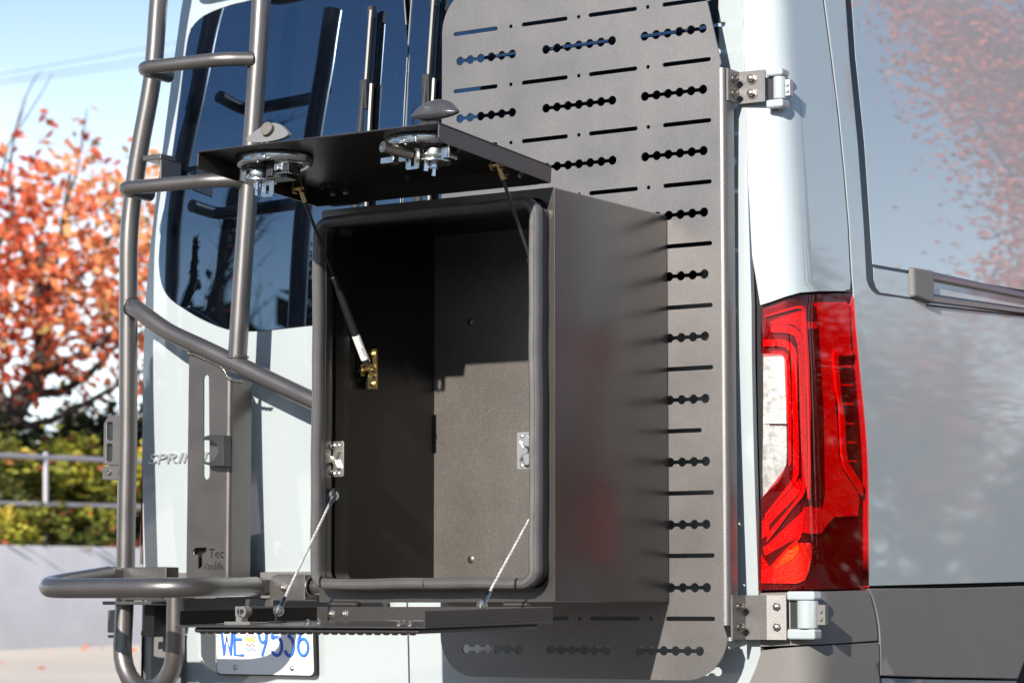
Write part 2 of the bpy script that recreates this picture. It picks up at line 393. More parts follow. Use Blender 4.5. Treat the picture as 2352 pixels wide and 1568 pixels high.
# loose geometry: leaf clumps
def leaf_mat(name, cols, trans=.35, rough=.55):
    m = bpy.data.materials.new(name); m.use_nodes = True; t = m.node_tree; b = t.nodes['Principled BSDF']
    at = t.nodes.new('ShaderNodeAttribute'); at.attribute_name = 'tint'; at.attribute_type = 'GEOMETRY'
    rp = t.nodes.new('ShaderNodeValToRGB'); rp.color_ramp.interpolation = 'LINEAR'
    e = rp.color_ramp.elements
    while len(e) < len(cols): e.new(.5)
    for i, c in enumerate(cols): e[i].position = i/(len(cols)-1); e[i].color = (*c, 1)
    t.links.new(at.outputs['Fac'], rp.inputs[0]); t.links.new(rp.outputs[0], b.inputs['Base Color'])
    b.inputs['Roughness'].default_value = rough; b.inputs['Specular IOR Level'].default_value = .3
    tl = t.nodes.new('ShaderNodeBsdfTranslucent'); t.links.new(rp.outputs[0], tl.inputs[0])
    mx_ = t.nodes.new('ShaderNodeMixShader'); mx_.inputs[0].default_value = trans
    t.links.new(b.outputs[0], mx_.inputs[1]); t.links.new(tl.outputs[0], mx_.inputs[2]); t.links.new(mx_.outputs[0], t.nodes['Material Output'].inputs[0])
    return m
M['autumn'] = leaf_mat('autumn_leaves', [(.22, .035, .03), (.48, .070, .035), (.76, .17, .075), (.82, .27, .11), (.80, .40, .17), (.40, .28, .08), (.14, .13, .04)], .45)
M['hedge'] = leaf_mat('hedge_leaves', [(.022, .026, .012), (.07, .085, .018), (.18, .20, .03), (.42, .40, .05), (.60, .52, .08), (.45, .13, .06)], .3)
M['dark_leaf'] = leaf_mat('evergreen_leaves', [(.012, .020, .010), (.022, .038, .014), (.04, .06, .02), (.06, .075, .025)], .15)
M['bark'] = mat('bark', (.045, .032, .026), .9, var=(12, .7, (.085, .062, .048)), bump=(30, .8, .02))
M['pale_bark'] = mat('pale_bark', (.22, .17, .12), .9, var=(12, .7, (.13, .10, .075)), bump=(30, .8, .02))
class Leaves:
    def __init__(s): s.v = []; s.f = []; s.t = []
    def leaf(s, p, size, tint, droop=.5, asp=.5):
        a = rng.uniform(0, 2*PI); d = Vector((math.cos(a), math.sin(a), rng.uniform(-droop*2, .5))).normalized()
        sd_ = d.cross(Vector((rng.uniform(-1, 1), rng.uniform(-1, 1), rng.uniform(-1, 1)))).normalized() * size * asp * .5
        up = d.cross(sd_).normalized() * size * .08
        k = len(s.v); p = Vector(p)
        s.v += [p, p + d*size*.5 + sd_ + up, p + d*size, p + d*size*.5 - sd_ + up]
        s.f += [(k, k+1, k+2), (k, k+2, k+3)]; s.t += [tint, tint]
    def build(s, name, m, parent=None, kind=None):
        me = bpy.data.meshes.new(name); og = sum((s.v[i] for i in range(0, len(s.v), max(1, len(s.v)//400))), Vector()) / len(range(0, len(s.v), max(1, len(s.v)//400)))
        me.from_pydata([tuple(v - og) for v in s.v], [], s.f); me.materials.append(m)
        at = me.attributes.new('tint', 'FLOAT', 'FACE'); at.data.foreach_set('value', s.t)
        o = bpy.data.objects.new(name, me); COL.objects.link(o); o.location = og
        if parent: o.parent = parent; o.location = og - wloc(parent)
        if kind: o['kind'] = kind
        return o
def limb(mb, a, b, r0, r1, bend=.12, n=6, seg=7):
    a, b = Vector(a), Vector(b); L = (b-a).length; off = Vector((rng.uniform(-1, 1), rng.uniform(-1, 1), rng.uniform(-.3, 1))) * L * bend
    pts = [a*(1-t)**2 + (a+(b-a)*.5+off)*2*t*(1-t) + b*t*t for t in (i/n for i in range(n+1))]
    mb.tube(pts, [r0 + (r1-r0)*i/n for i in range(n+1)], seg, cap=False); return pts

# the red tree: limbs set out where the photograph shows them, 31 m away above the hedge
TX = -17.6
def T_(px, py, dx=0.): return onX(px, py, TX + dx)
tb = T_(20, 1010); tree = empty('autumn_tree', (tb.x, tb.y, tb.z - .6), 'autumn tree with thin red and orange leaves standing above the hedge at the left', 'tree')
tr = MB(); tips = []
def T3(pts, r0, r1, jit=.25):
    P = [T_(px, py, d) for px, py, d in pts]; out = []
    for i in range(len(P)-1):
        for k in range(4): out.append(P[i].lerp(P[i+1], k/4))
    out.append(P[-1]); n = len(out)
    tr.tube(out, [r0 + (r1-r0)*i/(n-1) for i in range(n)], 8, cap=False); return out
branches = [
    ([(0, 1060, 0), (15, 985, 0), (40, 930, .1), (75, 880, .2), (95, 820, .2), (100, 740, .3), (90, 640, .2), (95, 560, .1)], .16, .06),
    ([(25, 960, 0), (-20, 900, -.3), (-60, 800, -.4), (-80, 640, -.5), (-60, 480, -.4), (-30, 380, -.3)], .14, .03),
    ([(95, 860, .2), (150, 830, .6), (210, 800, .9), (280, 755, 1.1), (350, 700, 1.2)], .055, .018),
    ([(60, 905, .1), (140, 900, .4), (200, 865, .8), (260, 800, 1.1), (330, 760, 1.4)], .06, .02),
    ([(35, 985, .1), (120, 965, .5), (190, 930, .9), (260, 890, 1.2), (330, 850, 1.4)], .05, .018),
    ([(100, 740, .3), (112, 690, .3), (125, 620, .2), (140, 545, .0), (148, 480, -.1), (160, 400, -.1)], .05, .02),
    ([(105, 690, .3), (60, 600, .1), (30, 500, -.1), (20, 400, -.2), (35, 300, -.2)], .045, .012),
    ([(112, 690, .3), (165, 650, .3), (220, 600, .4), (270, 520, .5), (320, 440, .5)], .04, .012),
    ([(148, 480, -.1), (175, 400, 0), (190, 320, .1), (200, 250, .1)], .022, .006),
    ([(35, 300, -.2), (55, 230, -.2), (80, 180, -.2), (95, 165, -.2)], .012, .004),
    ([(0, 420, -.4), (20, 330, -.3), (60, 270, -.3), (95, 215, -.3), (120, 170, -.3)], .014, .004),
    ([(-40, 620, -.5), (-90, 500, -.6), (-140, 380, -.7)], .04, .012)]
paths = [T3(*b_) for b_ in branches]
for _ in range(70):
    P = rng.choice(paths[:8]); p = rng.choice(P[len(P)//3:]); q = p + Vector((rng.uniform(-.45, .45), rng.uniform(-.45, .45), rng.uniform(-.1, .4)))
    limb(tr, p, q, .010, .003, .1, 4, 5)
obj('trunk', tr, M['bark'], tree, origin=tb)
lv = Leaves()
def hsh(a, b): return math.sin(a*12.9 + b*78.2) * .5 + math.sin(a*3.1 - b*5.3) * .5
n_ = 0
while n_ < 2150:
    px = rng.uniform(-330, 420); py = rng.gauss(640, 210)
    if py < 190 or py > 985: continue
    top = 470 - 190*math.exp(-((px-165)/75)**2) - 150*math.exp(-((px-30)/110)**2) - 130*math.exp(-((px-320)/80)**2)
    if py < top + rng.gauss(0, 22): continue
    cl = hsh(px/52., py/47.)
    dens = (.85 if py > top + 90 else .55) * (1 if py < 800 else max(.12, 1 - (py-800)/170))
    if cl < -.15: dens *= .3
    if rng.random() > dens: continue
    d = rng.uniform(-1.7, 1.5)
    p = T_(px, py, d)
    right = (px - 60) / 260.
    t = .33 + .25*right + .13*hsh(px/90., py/120.) + rng.gauss(0, .11) - (.10 if py > 760 else 0)
    if rng.random() < .06: t = rng.uniform(.6, .95)
    for k in range(rng.choice((1, 2, 2, 3))):
        q = p + Vector((rng.gauss(0, .07), rng.gauss(0, .07), rng.gauss(0, .08)))
        lv.leaf(q, rng.uniform(.12, .20), max(0, min(1, t + rng.gauss(0, .05))), .8, .55)
    n_ += 1
lv.build('crown', M['autumn'], tree, kind='stuff')

# bushes on top of the wall, one by one; the dark evergreens behind them
def bush(px0, px1, pyt, pyb, x, label, cat, grp, m, n, lo, hi, size=.10, deep=.9, name='bush'):
    a, b = onX(px0, pyb, x), onX(px1, pyb, x); zt = onX((px0+px1)/2, pyt, x).z
    c = (a + b) / 2; c.z = a.z; ry = abs(b.y - a.y) / 2 * 1.12; h = zt - c.z
    o = empty(name, c, label, cat, grp); tr_ = MB()
    for k in range(7):
        limb(tr_, c + Vector((rng.uniform(-.08, .08), rng.uniform(-.1, .1), -.1)), c + Vector((rng.uniform(-.4, .4)*deep, rng.uniform(-.7, .7)*ry, h*rng.uniform(.45, .85))), .02, .006, .15, 4, 5)
    obj('stem', tr_, M['bark'], o)
    L_ = Leaves()
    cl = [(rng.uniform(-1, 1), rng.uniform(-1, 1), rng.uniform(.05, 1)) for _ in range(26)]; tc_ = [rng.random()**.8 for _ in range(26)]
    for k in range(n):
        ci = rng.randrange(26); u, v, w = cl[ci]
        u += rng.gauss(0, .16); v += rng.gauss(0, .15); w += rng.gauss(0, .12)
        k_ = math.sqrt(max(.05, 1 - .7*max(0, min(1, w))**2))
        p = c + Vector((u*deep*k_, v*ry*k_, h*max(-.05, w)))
        t = lo + (hi-lo)*(.25*rng.random() + .75*tc_[ci]) * (.45 + .55*min(1, max(0, w)))  # tint paints bright clumps and dark gaps into the leaves, darker low down
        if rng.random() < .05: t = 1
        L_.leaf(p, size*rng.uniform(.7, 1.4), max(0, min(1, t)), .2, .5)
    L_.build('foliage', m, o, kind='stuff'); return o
hb = 'yellow green bushes on the wall'
bush(-150, 20, 1030, 1200, WX-1.65, 'yellow green bush at the far left end of the row above the wall', 'bush', hb, M['hedge'], 2600, .05, .86)
bush(-10, 110, 1022, 1195, WX-1.75, 'bright yellow green bush behind the railing, left of its post', 'bush', hb, M['hedge'], 2600, .1, .9)
bush(95, 205, 1030, 1190, WX-1.85, 'yellow green bush behind the railing, just right of its post', 'bush', hb, M['hedge'], 2400, .1, .85)
bush(180, 300, 1028, 1195, WX-1.70, 'yellow green bush behind the railing, beside the ladder foot peg', 'bush', hb, M['hedge'], 2400, .1, .88)
bush(290, 420, 1030, 1195, WX-1.75, 'yellow green bush hidden mostly by the ladder rail', 'bush', hb, M['hedge'], 900, .1, .85)
bush(38, 145, 1166, 1256, WX-.42, 'small olive bush in front of the railing post, at the wall top', 'bush', hb, M['hedge'], 1500, .08, .72, .08, .35)
bush(165, 262, 1176, 1256, WX-.42, 'small dark green bush at the wall top right of the railing post', 'bush', hb, M['hedge'], 1400, .05, .66, .08, .35)
bush(-90, 40, 1178, 1256, WX-.42, 'small rusty bush at the wall top at the left edge', 'bush', hb, M['hedge'], 1200, .2, 1.0, .08, .35)
eb = 'dark evergreen shrubs behind the bushes'
for i, (a, b, t, lb) in enumerate(((-160, 40, 985, 'dark evergreen shrub under the autumn tree at the far left'), (20, 170, 980, 'dark evergreen shrub under the autumn tree trunk'), (140, 260, 965, 'taller dark evergreen shrub right of the autumn tree trunk'), (230, 420, 960, 'dark evergreen shrub beside the ladder rail'))):
    bush(a, b, t, 1200, WX-2.6, lb, 'shrub', eb, M['dark_leaf'], 3000, .1, .9, .12, 1.0, 'evergreen_shrub')
# bark-brown ground cover under the bushes
bed = MB()
for i in range(12):
    ya, yb = y0 + (y1-y0)*i/12, y0 + (y1-y0)*(i+1)/12
    bed.add([(WX-.305, ya, wtop(ya)-.03), (WX-.305, yb, wtop(yb)-.03), (WX-5, yb, wtop(yb)+.5), (WX-5, ya, wtop(ya)+.5), (WX-40, ya-20, wtop(ya)+.6), (WX-40, yb+30, wtop(yb)+.6)], [(0, 1, 2, 3), (3, 2, 5, 4)])
M['mulch'] = mat('mulch', (.060, .036, .028), .95, var=(9, .8, (.13, .06, .035)), bump=(20, 1., .05))
tag(obj('planting_bed', bed, M['mulch']), 'brown planting bed behind the wall', kind='structure')
lm = Leaves()
for k in range(2200):
    y = rng.uniform(topA.y-2, topB.y+2); x = WX - rng.uniform(.32, .75); lm.leaf((x, y, wtop(y) + rng.uniform(-.02, .12 if x < WX-.45 else .05)), .07, rng.choice((.1, .2, .3, .4, .75)), .2)
tag(lm.build('leaf_litter', M['autumn'], kind='stuff'), 'fallen red and brown leaves along the wall top')
lg = Leaves()
for k in range(60):
    p = Vector((WX + abs(rng.gauss(.15, 1.6)), rng.uniform(topA.y - 4, topB.y + 2), 0)); p.z = gz(p.x, p.y) + .015; lg.leaf(p, .08, rng.choice((.1, .2, .3, .45, .6)), .05, .6)
tag(lg.build('fallen_leaves', M['autumn'], kind='stuff'), 'scattered fallen leaves on the concrete')

# railing on the wall
FX = WX - .40
M['rail_grey'] = mat('galvanised_rail', (.40, .38, .42), .5, metal=.5, var=(8, .4, (.5, .48, .52)))
fence = empty('railing', onX(105, 1170, FX), 'grey two-rail metal railing in front of the bushes', 'railing')
for n_, (ya_, yb_) in (('rail', (1034, 1060)), ('rail', (1152, 1163))):
    a, b = onX(-400, ya_-6, FX), onX(430, yb_+4, FX); mb = MB(); mb.cyl(a, b, .028, 12); obj(n_, mb, M['rail_grey'], fence)
for px, t, b_ in ((105, 1038, 1262), (-330, 1020, 1250), (400, 1056, 1265)):
    mb = MB(); mb.cyl(onX(px, b_, FX), onX(px, t, FX), .027, 12); obj('post', mb, M['rail_grey'], fence)

# overhead wires, far off
M['wire'] = mat('wire', (.30, .36, .42), .6, var=(1, .2, (.34, .4, .46)))
for i, (a, b, lb) in enumerate((((0, 171), (330, 112), 'highest of the three thin overhead wires in the sky'), ((0, 185), (330, 135), 'middle one of the three thin overhead wires in the sky'), ((0, 194), (330, 147), 'lowest of the three thin overhead wires in the sky'))):
    A, B = onX(*a, -48), onX(*b, -48); d = B - A; mb = MB()
    pts = [A + d*t + Vector((0, 0, -.0016*(t-.5)*(3.5-t)*0)) for t in (-1.5, -.5, .5, 1.5, 2.5)]
    mb.tube(pts, .016, 6); tag(obj('overhead_wire', mb, M['wire']), lb, 'wire', 'overhead wires in the sky')

# trees around the lot that the windows and the van's side mirror
def big_tree(x, y, h, cr, label, kind, n, seed, grp=None, sz=1., tn=.38):
    global rng
    keep = rng; rng = random.Random(seed)
    z0 = gz(max(-18, min(18, x)), y) - .2; o = empty(kind, (x, y, z0), label, 'tree', grp); tr_ = MB(); base = Vector((x, y, z0))
    L_ = Leaves(); th = h*.3 if kind == 'autumn_tree' else h*.9
    limb(tr_, base, base + Vector((rng.uniform(-.3, .3), rng.uniform(-.3, .3), th)), .025*h**1.05, .012*h if kind == 'autumn_tree' else .02, .04, 8, 9)
    if kind == 'autumn_tree':
        for k in range(26):
            a = rng.uniform(0, 2*PI); q = base + Vector((math.cos(a)*cr*rng.uniform(.3, .95), math.sin(a)*cr*rng.uniform(.3, .95), h*rng.uniform(.4, .95)))
            P = limb(tr_, base + Vector((0, 0, th*rng.uniform(.7, 1))), q, .06, .012, .15, 6, 6)
            for j in range(n // 26):
                p = P[rng.randrange(2, 7)] + Vector((rng.gauss(0, .42), rng.gauss(0, .42), rng.gauss(0, .36)))
                L_.leaf(p, rng.uniform(.14, .24)*sz, max(0, min(1, rng.gauss(tn, .16))), .7, .6)
        m = M['autumn']
    elif kind == 'bare_tree':
        for k in range(60):
            t = rng.uniform(.25, .98); a = rng.uniform(0, 2*PI); p = base + Vector((0, 0, th*t)); l = cr*(1.25-t)*rng.uniform(.7, 1.2)
            P = limb(tr_, p, p + Vector((math.cos(a)*l*.45, math.sin(a)*l*.45, l*1.5)), .035*(1.1-t)+.008, .006, .08, 5, 5)
            for j in range(5):
                q = P[rng.randrange(1, 6)]; limb(tr_, q, q + Vector((rng.uniform(-.5, .5), rng.uniform(-.5, .5), rng.uniform(.4, 1.1))), .012, .004, .1, 3, 4)
        for j in range(n):
            t = rng.uniform(.3, 1); p = base + Vector((rng.gauss(0, .5), rng.gauss(0, .5), th*t)); L_.leaf(p, .1, rng.choice((.3, .6, .8)), .7)
        m = M['autumn']
    else:
        for j in range(n):
            t = rng.random()**1.3; a = rng.uniform(0, 2*PI); r_ = cr*(1-t)**.8*(.35+.65*rng.random())*(.8+.3*math.sin(t*37+a*3))
            p = base + Vector((math.cos(a)*r_, math.sin(a)*r_, .4 + (h-.4)*t - r_*.25)); L_.leaf(p, rng.uniform(.25, .5), rng.random(), .9, .3)
        m = M['dark_leaf']
    obj('trunk', tr_, M['bark'], o, origin=base); L_.build('crown', m, o, kind='stuff'); rng = keep

# the wood across the lot behind the photographer, which the rear window mirrors
tlv = Leaves(); keep = rng; rng = random.Random(77)
for k in range(9000):
    a = R(rng.uniform(-70, 75)); d = rng.uniform(46, 58); top = 5.2 + 2.2*math.sin(a*9) + 1.3*math.sin(a*23+1) + rng.uniform(0, 1.2)
    x, y = 3 - d*math.sin(a), -5 - d*math.cos(a); z = gz(max(-18, min(18, x)), max(-40, y)) + top*rng.random()**.8
    tlv.leaf((x, y, z), rng.uniform(.9, 1.7), rng.random(), .6, .6)
tag(tlv.build('distant_woods', M['dark_leaf'], kind='stuff'), 'dark evergreen wood across the lot, mirrored low in the rear window'); rng = keep
big_tree(11.9, 23.2, 13.5, 3.5, 'large orange autumn tree ahead of the van, mirrored in its side', 'autumn_tree', 46000, 11, None, .62, .24)
big_tree(15.6, 22.2, 6.4, 1.1, 'smaller autumn tree ahead of the van, mirrored low in its side', 'autumn_tree', 8000, 12, None, .62, .26)
big_tree(24.0, 18.0, 6.0, 3.0, 'autumn tree farther right of the van, mirrored at its rear corner', 'autumn_tree', 6000, 17)
for i, (x, y, h, r_) in enumerate(((16.5, 27, 3.6, 4.2), (22.5, 24, 3.8, 4.2), (27, 17, 4.2, 4.4))):
    big_tree(x, y, h, r_, ('dark shrub mirrored beside the tail lamp', 'dark shrub mirrored in the middle of the van side', 'dark shrub mirrored at the right of the van side')[i], 'evergreen_shrub', 6000, 20+i, 'dark shrubs mirrored in the van side')
for i, (x, y, h, r_, lb) in enumerate(((-24.5, -25, 8.6, 2.0, 'dark conifer across the lot, mirrored at the left of the rear window'), (-22.0, -27.5, 9.6, 2.1, 'tall dark conifer across the lot, mirrored beside the ladder'), (-26.5, -22, 7.4, 1.9, 'low dark conifer across the lot, mirrored at the window corner'), (-19.5, -29, 8.6, 2.2, 'dark conifer across the lot, mirrored behind the storage box'))):
    big_tree(x, y, h, r_, lb, 'conifer', 8000, 30+i, 'conifers across the lot')
for i, (x, y, h, r_, lb) in enumerate(((16.6, 21.0, 9.5, 2.2, 'tall dark conifer mirrored in the tail lamp'), (19.2, 20.6, 8.0, 2.0, 'second dark conifer mirrored at the van corner'), (22.5, 18.6, 8.5, 2.3, 'dark conifer farthest right, mirrored at the van corner'))):
    big_tree(x, y, h, r_, lb, 'conifer', 4500, 60+i, 'conifers right of the van')
for i, (x, y, h, lb) in enumerate(((-24.0, -27, 15.5, 'tall bare poplar across the lot, mirrored beside the ladder rail'), (-27.0, -24, 12.5, 'slender bare poplar across the lot, mirrored at the left of the window'), (-21.0, -30, 14.0, 'bare poplar across the lot, mirrored right of the ladder'))):
    big_tree(x, y, h, 1.5, lb, 'bare_tree', 300, 40+i, 'bare poplars across the lot')

# ------------------------------------------------------------------ the van
def lerp_tab(tab, z):
    for (a, p), (b, q) in zip(tab, tab[1:]):
        if z <= b or (b, q) == tab[-1]:
            t = (z-a)/(b-a); return p + (q-p)*t
def smooth_tab(tab, z): return sum(lerp_tab(tab, z+d) for d in (-.09, -.03, .03, .09)) / 4
YT = [(0.0, .69), (.55, .66), (.9, .645), (1.3, .615), (1.6, .60), (2.0, .605), (2.3, .622), (2.6, .655), (3.4, .77)]
def Yd(z): return smooth_tab(YT, z)
class Rear:
    def p(s, x, z):
        y = Yd(z)
        if x < -1.60: y += .55*(x+1.60)**2
        return Vector((x, y, z))
    def guess(s, px, py): q = onY(px, py, .62); return q.x, q.z
C6, S6 = math.cos(R(6)), math.sin(R(6))
PLAN = [(.205, .615), (.245, .6225), (.280, .632), (.297, .640), (.309, .652), (.316, .667), (.3205, .690)] + [(.3205 + S6*t, .690 + C6*t) for t in (.1, .3, .6, 1., 1.6, 2.4, 3.6)]
PL = [0.]
for a, b in zip(PLAN, PLAN[1:]): PL.append(PL[-1] + math.hypot(b[0]-a[0], b[1]-a[1]))
class Side:
    def p(s, u, z):
        for i in range(len(PL)-1):
            if u <= PL[i+1] or i == len(PL)-2:
                t = (u-PL[i])/(PL[i+1]-PL[i]); x = PLAN[i][0] + (PLAN[i+1][0]-PLAN[i][0])*t; y = PLAN[i][1] + (PLAN[i+1][1]-PLAN[i][1])*t; break
        k = max(0, z-1.5); x -= .030*k + .035*k*k
        w = max(0, 1 - u/.5)
        return Vector((x, y + (Yd(z)-.6135)*w, z))
    def guess(s, px, py):
        q = onX(px, py, .34); return max(.05, .13 + q.y - .65), q.z
REAR, SIDE = Rear(), Side()
def nrm(sf, u, v, e=.004):
    a = sf.p(u+e, v) - sf.p(u-e, v); b = sf.p(u, v+e) - sf.p(u, v-e); return a.cross(b).normalized()
def uv(sf, px, py, off=0.):
    u, v = sf.guess(px, py); e = .002
    def g(u, v):
        q = sf.p(u, v)
        if off: q = q + nrm(sf, u, v)*off
        return proj(q)
    for _ in range(14):
        a, b = g(u, v); du = g(u+e, v); dv = g(u, v+e)
        j = ((du[0]-a)/e, (dv[0]-a)/e, (du[1]-b)/e, (dv[1]-b)/e); det = j[0]*j[3]-j[1]*j[2]
        if abs(det) < 1e-6: break
        ex, ey = px-a, py-b; s_ = max(-.25, min(.25, (ex*j[3]-ey*j[1])/det)); t_ = max(-.25, min(.25, (j[0]*ey-j[2]*ex)/det)); u += s_; v += t_
        if abs(s_)+abs(t_) < 1e-6: break
    return (u, v)
def UV(sf, pts, off=0.): return [uv(sf, *p, off) for p in pts]
def skin(name, sf, loops, m, parent, off=0., th=.02, grid=(.06, .12), bevel=.003, sharp=40, **k):
    """a panel following a body surface: front skin at off, th thick, holes allowed"""
    mb = MB(); slab(mb, loops, lambda u, v: sf.p(u, v) + nrm(sf, u, v)*off, lambda u, v: sf.p(u, v) + nrm(sf, u, v)*(off-th), grid)
    return obj(name, mb, m, parent, bevel=bevel, sharp=sharp, **k)
def dense(pts, n=6):
    out = []
    for (a, b), (c, d) in zip(pts, pts[1:] + pts[:1]):
        for k in range(n): out.append((a+(c-a)*k/n, b+(d-b)*k/n))
    return out
def smoothloop(pts, it=2):
    for _ in range(it):
        o = []
        for (a, b), (c, d) in zip(pts, pts[1:] + pts[:1]): o += [(a*.75+c*.25, b*.75+d*.25), (a*.25+c*.75, b*.25+d*.75)]
        pts = o
    return pts

van = empty('camper_van', (-.6, 2.6, 0), 'pale blue grey high-roof camper van seen from its right rear corner', 'van')
# dark inner shell that closes the gaps between the panels
sh = MB()
slab(sh, [dense([(-1.78, .30), (.215, .30), (.215, 3.2), (-1.61, 3.2)], 8)], lambda u, v: REAR.p(u, v) + Vector((0, .030, 0)), lambda u, v: REAR.p(u, v) + Vector((0, .06, 0)), (.2, .2))
slab(sh, [dense([(-.02, .30), (3.9, .30), (3.9, 3.2), (-.02, 3.2)], 10)], lambda u, v: SIDE.p(u, v) - nrm(SIDE, u, v)*.034, lambda u, v: SIDE.p(u, v) - nrm(SIDE, u, v)*.05, (.1, .2))
sh.box((-1.72, .80, .4), (-.1, 4.2, 3.0))
obj('inner_shell', sh, M['gapdark'], van)

XC = -.862                                            # the gap between the two rear doors
def xl(z): return lerp_tab([(0, -1.80), (1.1, -1.79), (1.86, -1.765), (2.3, -1.713), (2.69, -1.690), (3.3, -1.62)], z)
def xr(z): return lerp_tab([(0, .188), (1.0, .188), (1.68, .196), (2.16, .180), (2.45, .160), (3.3, .09)], z)
zz = [.42 + .14*i for i in range(20)]
# left door with its window opening
winL = UV(REAR, [(428, 112), (438, 66), (468, 36), (527, 13), (577, 3)])
winL = [(-1.04, 2.70), (-.8665, 2.70), (-.8665, 1.715), (-1.1686, 1.7056)] + UV(REAR, [(587, 761), (521, 757), (461, 731), (428, 711), (389, 685), (372, 655), (366, 615), (366, 580), (375, 500), (390, 400), (405, 300)]) + winL
doorL = [(xl(z), z) for z in zz] + [(XC-.0025, z) for z in reversed(zz)]
dl = skin('rear_door', REAR, [doorL, winL[::-1]], M['paint'], van, label='left rear door with the ladder in front of it')
gl = skin('window', REAR, [[(XC-.0024, z) if u > -.8668 else (u, z) for u, z in smoothloop(winL, 1)]], M['glass'], dl, off=.0012, th=.006, bevel=0, grid=(.1, .1))
# black edge seal round the glass
def rim(sf, loop, r, name, m, parent, off=0.):
    i0 = max(range(len(loop)), key=lambda i: math.dist(loop[i], loop[i-1]) + 9*(loop[i][0] - loop[i-1][0] < .02 and abs(loop[i][0]-XC) < .03 and abs(loop[i-1][0]-XC) < .03)); loop = loop[i0:] + loop[:i0]
    mb = MB(); P = [sf.p(*q) + nrm(sf, *q)*off for q in loop if abs(q[0]-XC) > .012]; mb.tube(P, r, 8, cap=False); return obj(name, mb, m, parent)
rim(REAR, smoothloop(winL, 2), .0032, 'window_seal', M['black'], dl, -.002)
winR = smoothloop([(-.8575, 2.72), (-.8575, 2.71), (-.85, 2.70), (.02, 2.70), (.085, 2.64), (.10, 2.2), (.11, 1.86), (.04, 1.73), (-.1, 1.71), (-.85, 1.715), (-.8575, 1.70), (-.8575, 1.69)], 1)
doorR = [(XC+.0025, z) for z in zz] + [(xr(z), z) for z in reversed(zz)]
dr = skin('rear_door', REAR, [doorR, winR[::-1]], M['paint'], van, label='right rear door behind the slotted panel')
skin('window', REAR, [[(XC+.0024, z) if u < -.855 else (u, z) for u, z in winR]], M['glass'], dr, off=.0012, th=.006, bevel=0, grid=(.1, .1))
rim(REAR, winR, .0032, 'window_seal', M['black'], dr, -.002)
# black trim bar across the left door above the number plate
tbz = [(-1.66, 1.035), (-.93, 1.035), (-.92, .93), (-1.66, .93)]
skin('trim_bar', REAR, [dense(tbz, 4)], M['plastic'], dl, off=.028, th=.03, bevel=.010)

# wiper on each window
def wiper(parent, x, ztop, zmid, zbot):
    def P(z, o): return REAR.p(x, z) + Vector((0, -o, 0))
    zs = [ztop - (ztop-zmid)*i/10 for i in range(11)]
    mb = MB(); mb.tube([P(z, .030) for z in zs], .0068, 8, sq=(1., 1.2)); mb.box(P(ztop, .036) + Vector((-.008, 0, -.02)), P(ztop, .022) + Vector((.008, .004, .012)))
    w = obj('wiper', mb, M['soft_black'], parent)
    mb = MB(); mb.tube([P(z, .012) for z in zs], .0030, 6, sq=(1., 3)); obj('wiper_blade', mb, M['black'], w)
    zs = [zmid + .02 - (zmid-zbot)*i/8 for i in range(9)]
    mb = MB(); mb.tube([P(z, .036) + Vector((-.004 - .012*i/8, 0, 0)) for i, z in enumerate(zs)], [.008 + .0065*i/8 for i in range(9)], 10, sq=(1., .8)); mb.tube([P(z, .018) + Vector((.010, 0, 0)) for z in zs], .0075, 8)
    mb.box(P(zmid+.03, .042) + Vector((-.013, 0, 0)), P(zmid-.05, .018) + Vector((.009, .0, 0)))
    obj('wiper_arm', mb, M['soft_black'], w)
qa, qb = uv(REAR, 853, 22, .03), uv(REAR, 853, 205, .03)
wiper(van, qa[0], qa[1], qb[1], 1.95)
qa, qb = uv(REAR, 988, -4, .03), uv(REAR, 983, 195, .03)
wiper(van, qb[0], qa[1], qb[1], 1.95)

# chrome model lettering on the left door, partly behind the ladder post
LP = text_loops('SPRINTER', .0275, .315, .28)
q0 = uv(REAR, 344, 1063)
mb = MB(); slab(mb, LP, lambda u, v: REAR.p(q0[0]+u, q0[1]+v-.003) + Vector((0, -.007, 0)), lambda u, v: REAR.p(q0[0]+u, q0[1]+v-.003) + Vector((0, .002, 0)))
obj('lettering', mb, M['letter'], dl, sharp=30)

# number plate
pc = onP(500, 1546, (-1.3, .632, .8), Vector((0, -1, .06)).normalized())
def PLT(u, v, o=0.): return pc + Vector((1, 0, 0))*u + Vector((0, -.06, 1)).normalized()*v + Vector((0, -1, -.06)).normalized()*o
mb = MB(); slab(mb, [rrect(0, 0, .335, .168, .014)], lambda u, v: PLT(u, v, .002), lambda u, v: PLT(u, v, 0)); npl = obj('number_plate', mb, M['white'], van, bevel=.0008)
mb = MB(); slab(mb, [rrect(-.004, -.004, .339, .172, .014)], lambda u, v: PLT(u, v, -.001), lambda u, v: PLT(u, v, -.008)); obj('plate_holder', mb, M['black'], npl)
mb = MB(); slab(mb, [rrect(.005, .005, .330, .163, .012), rrect(.0075, .0075, .3275, .1605, .010)], lambda u, v: PLT(u, v, .0032), lambda u, v: PLT(u, v, .0015)); obj('plate_rim', mb, M['white'], npl)
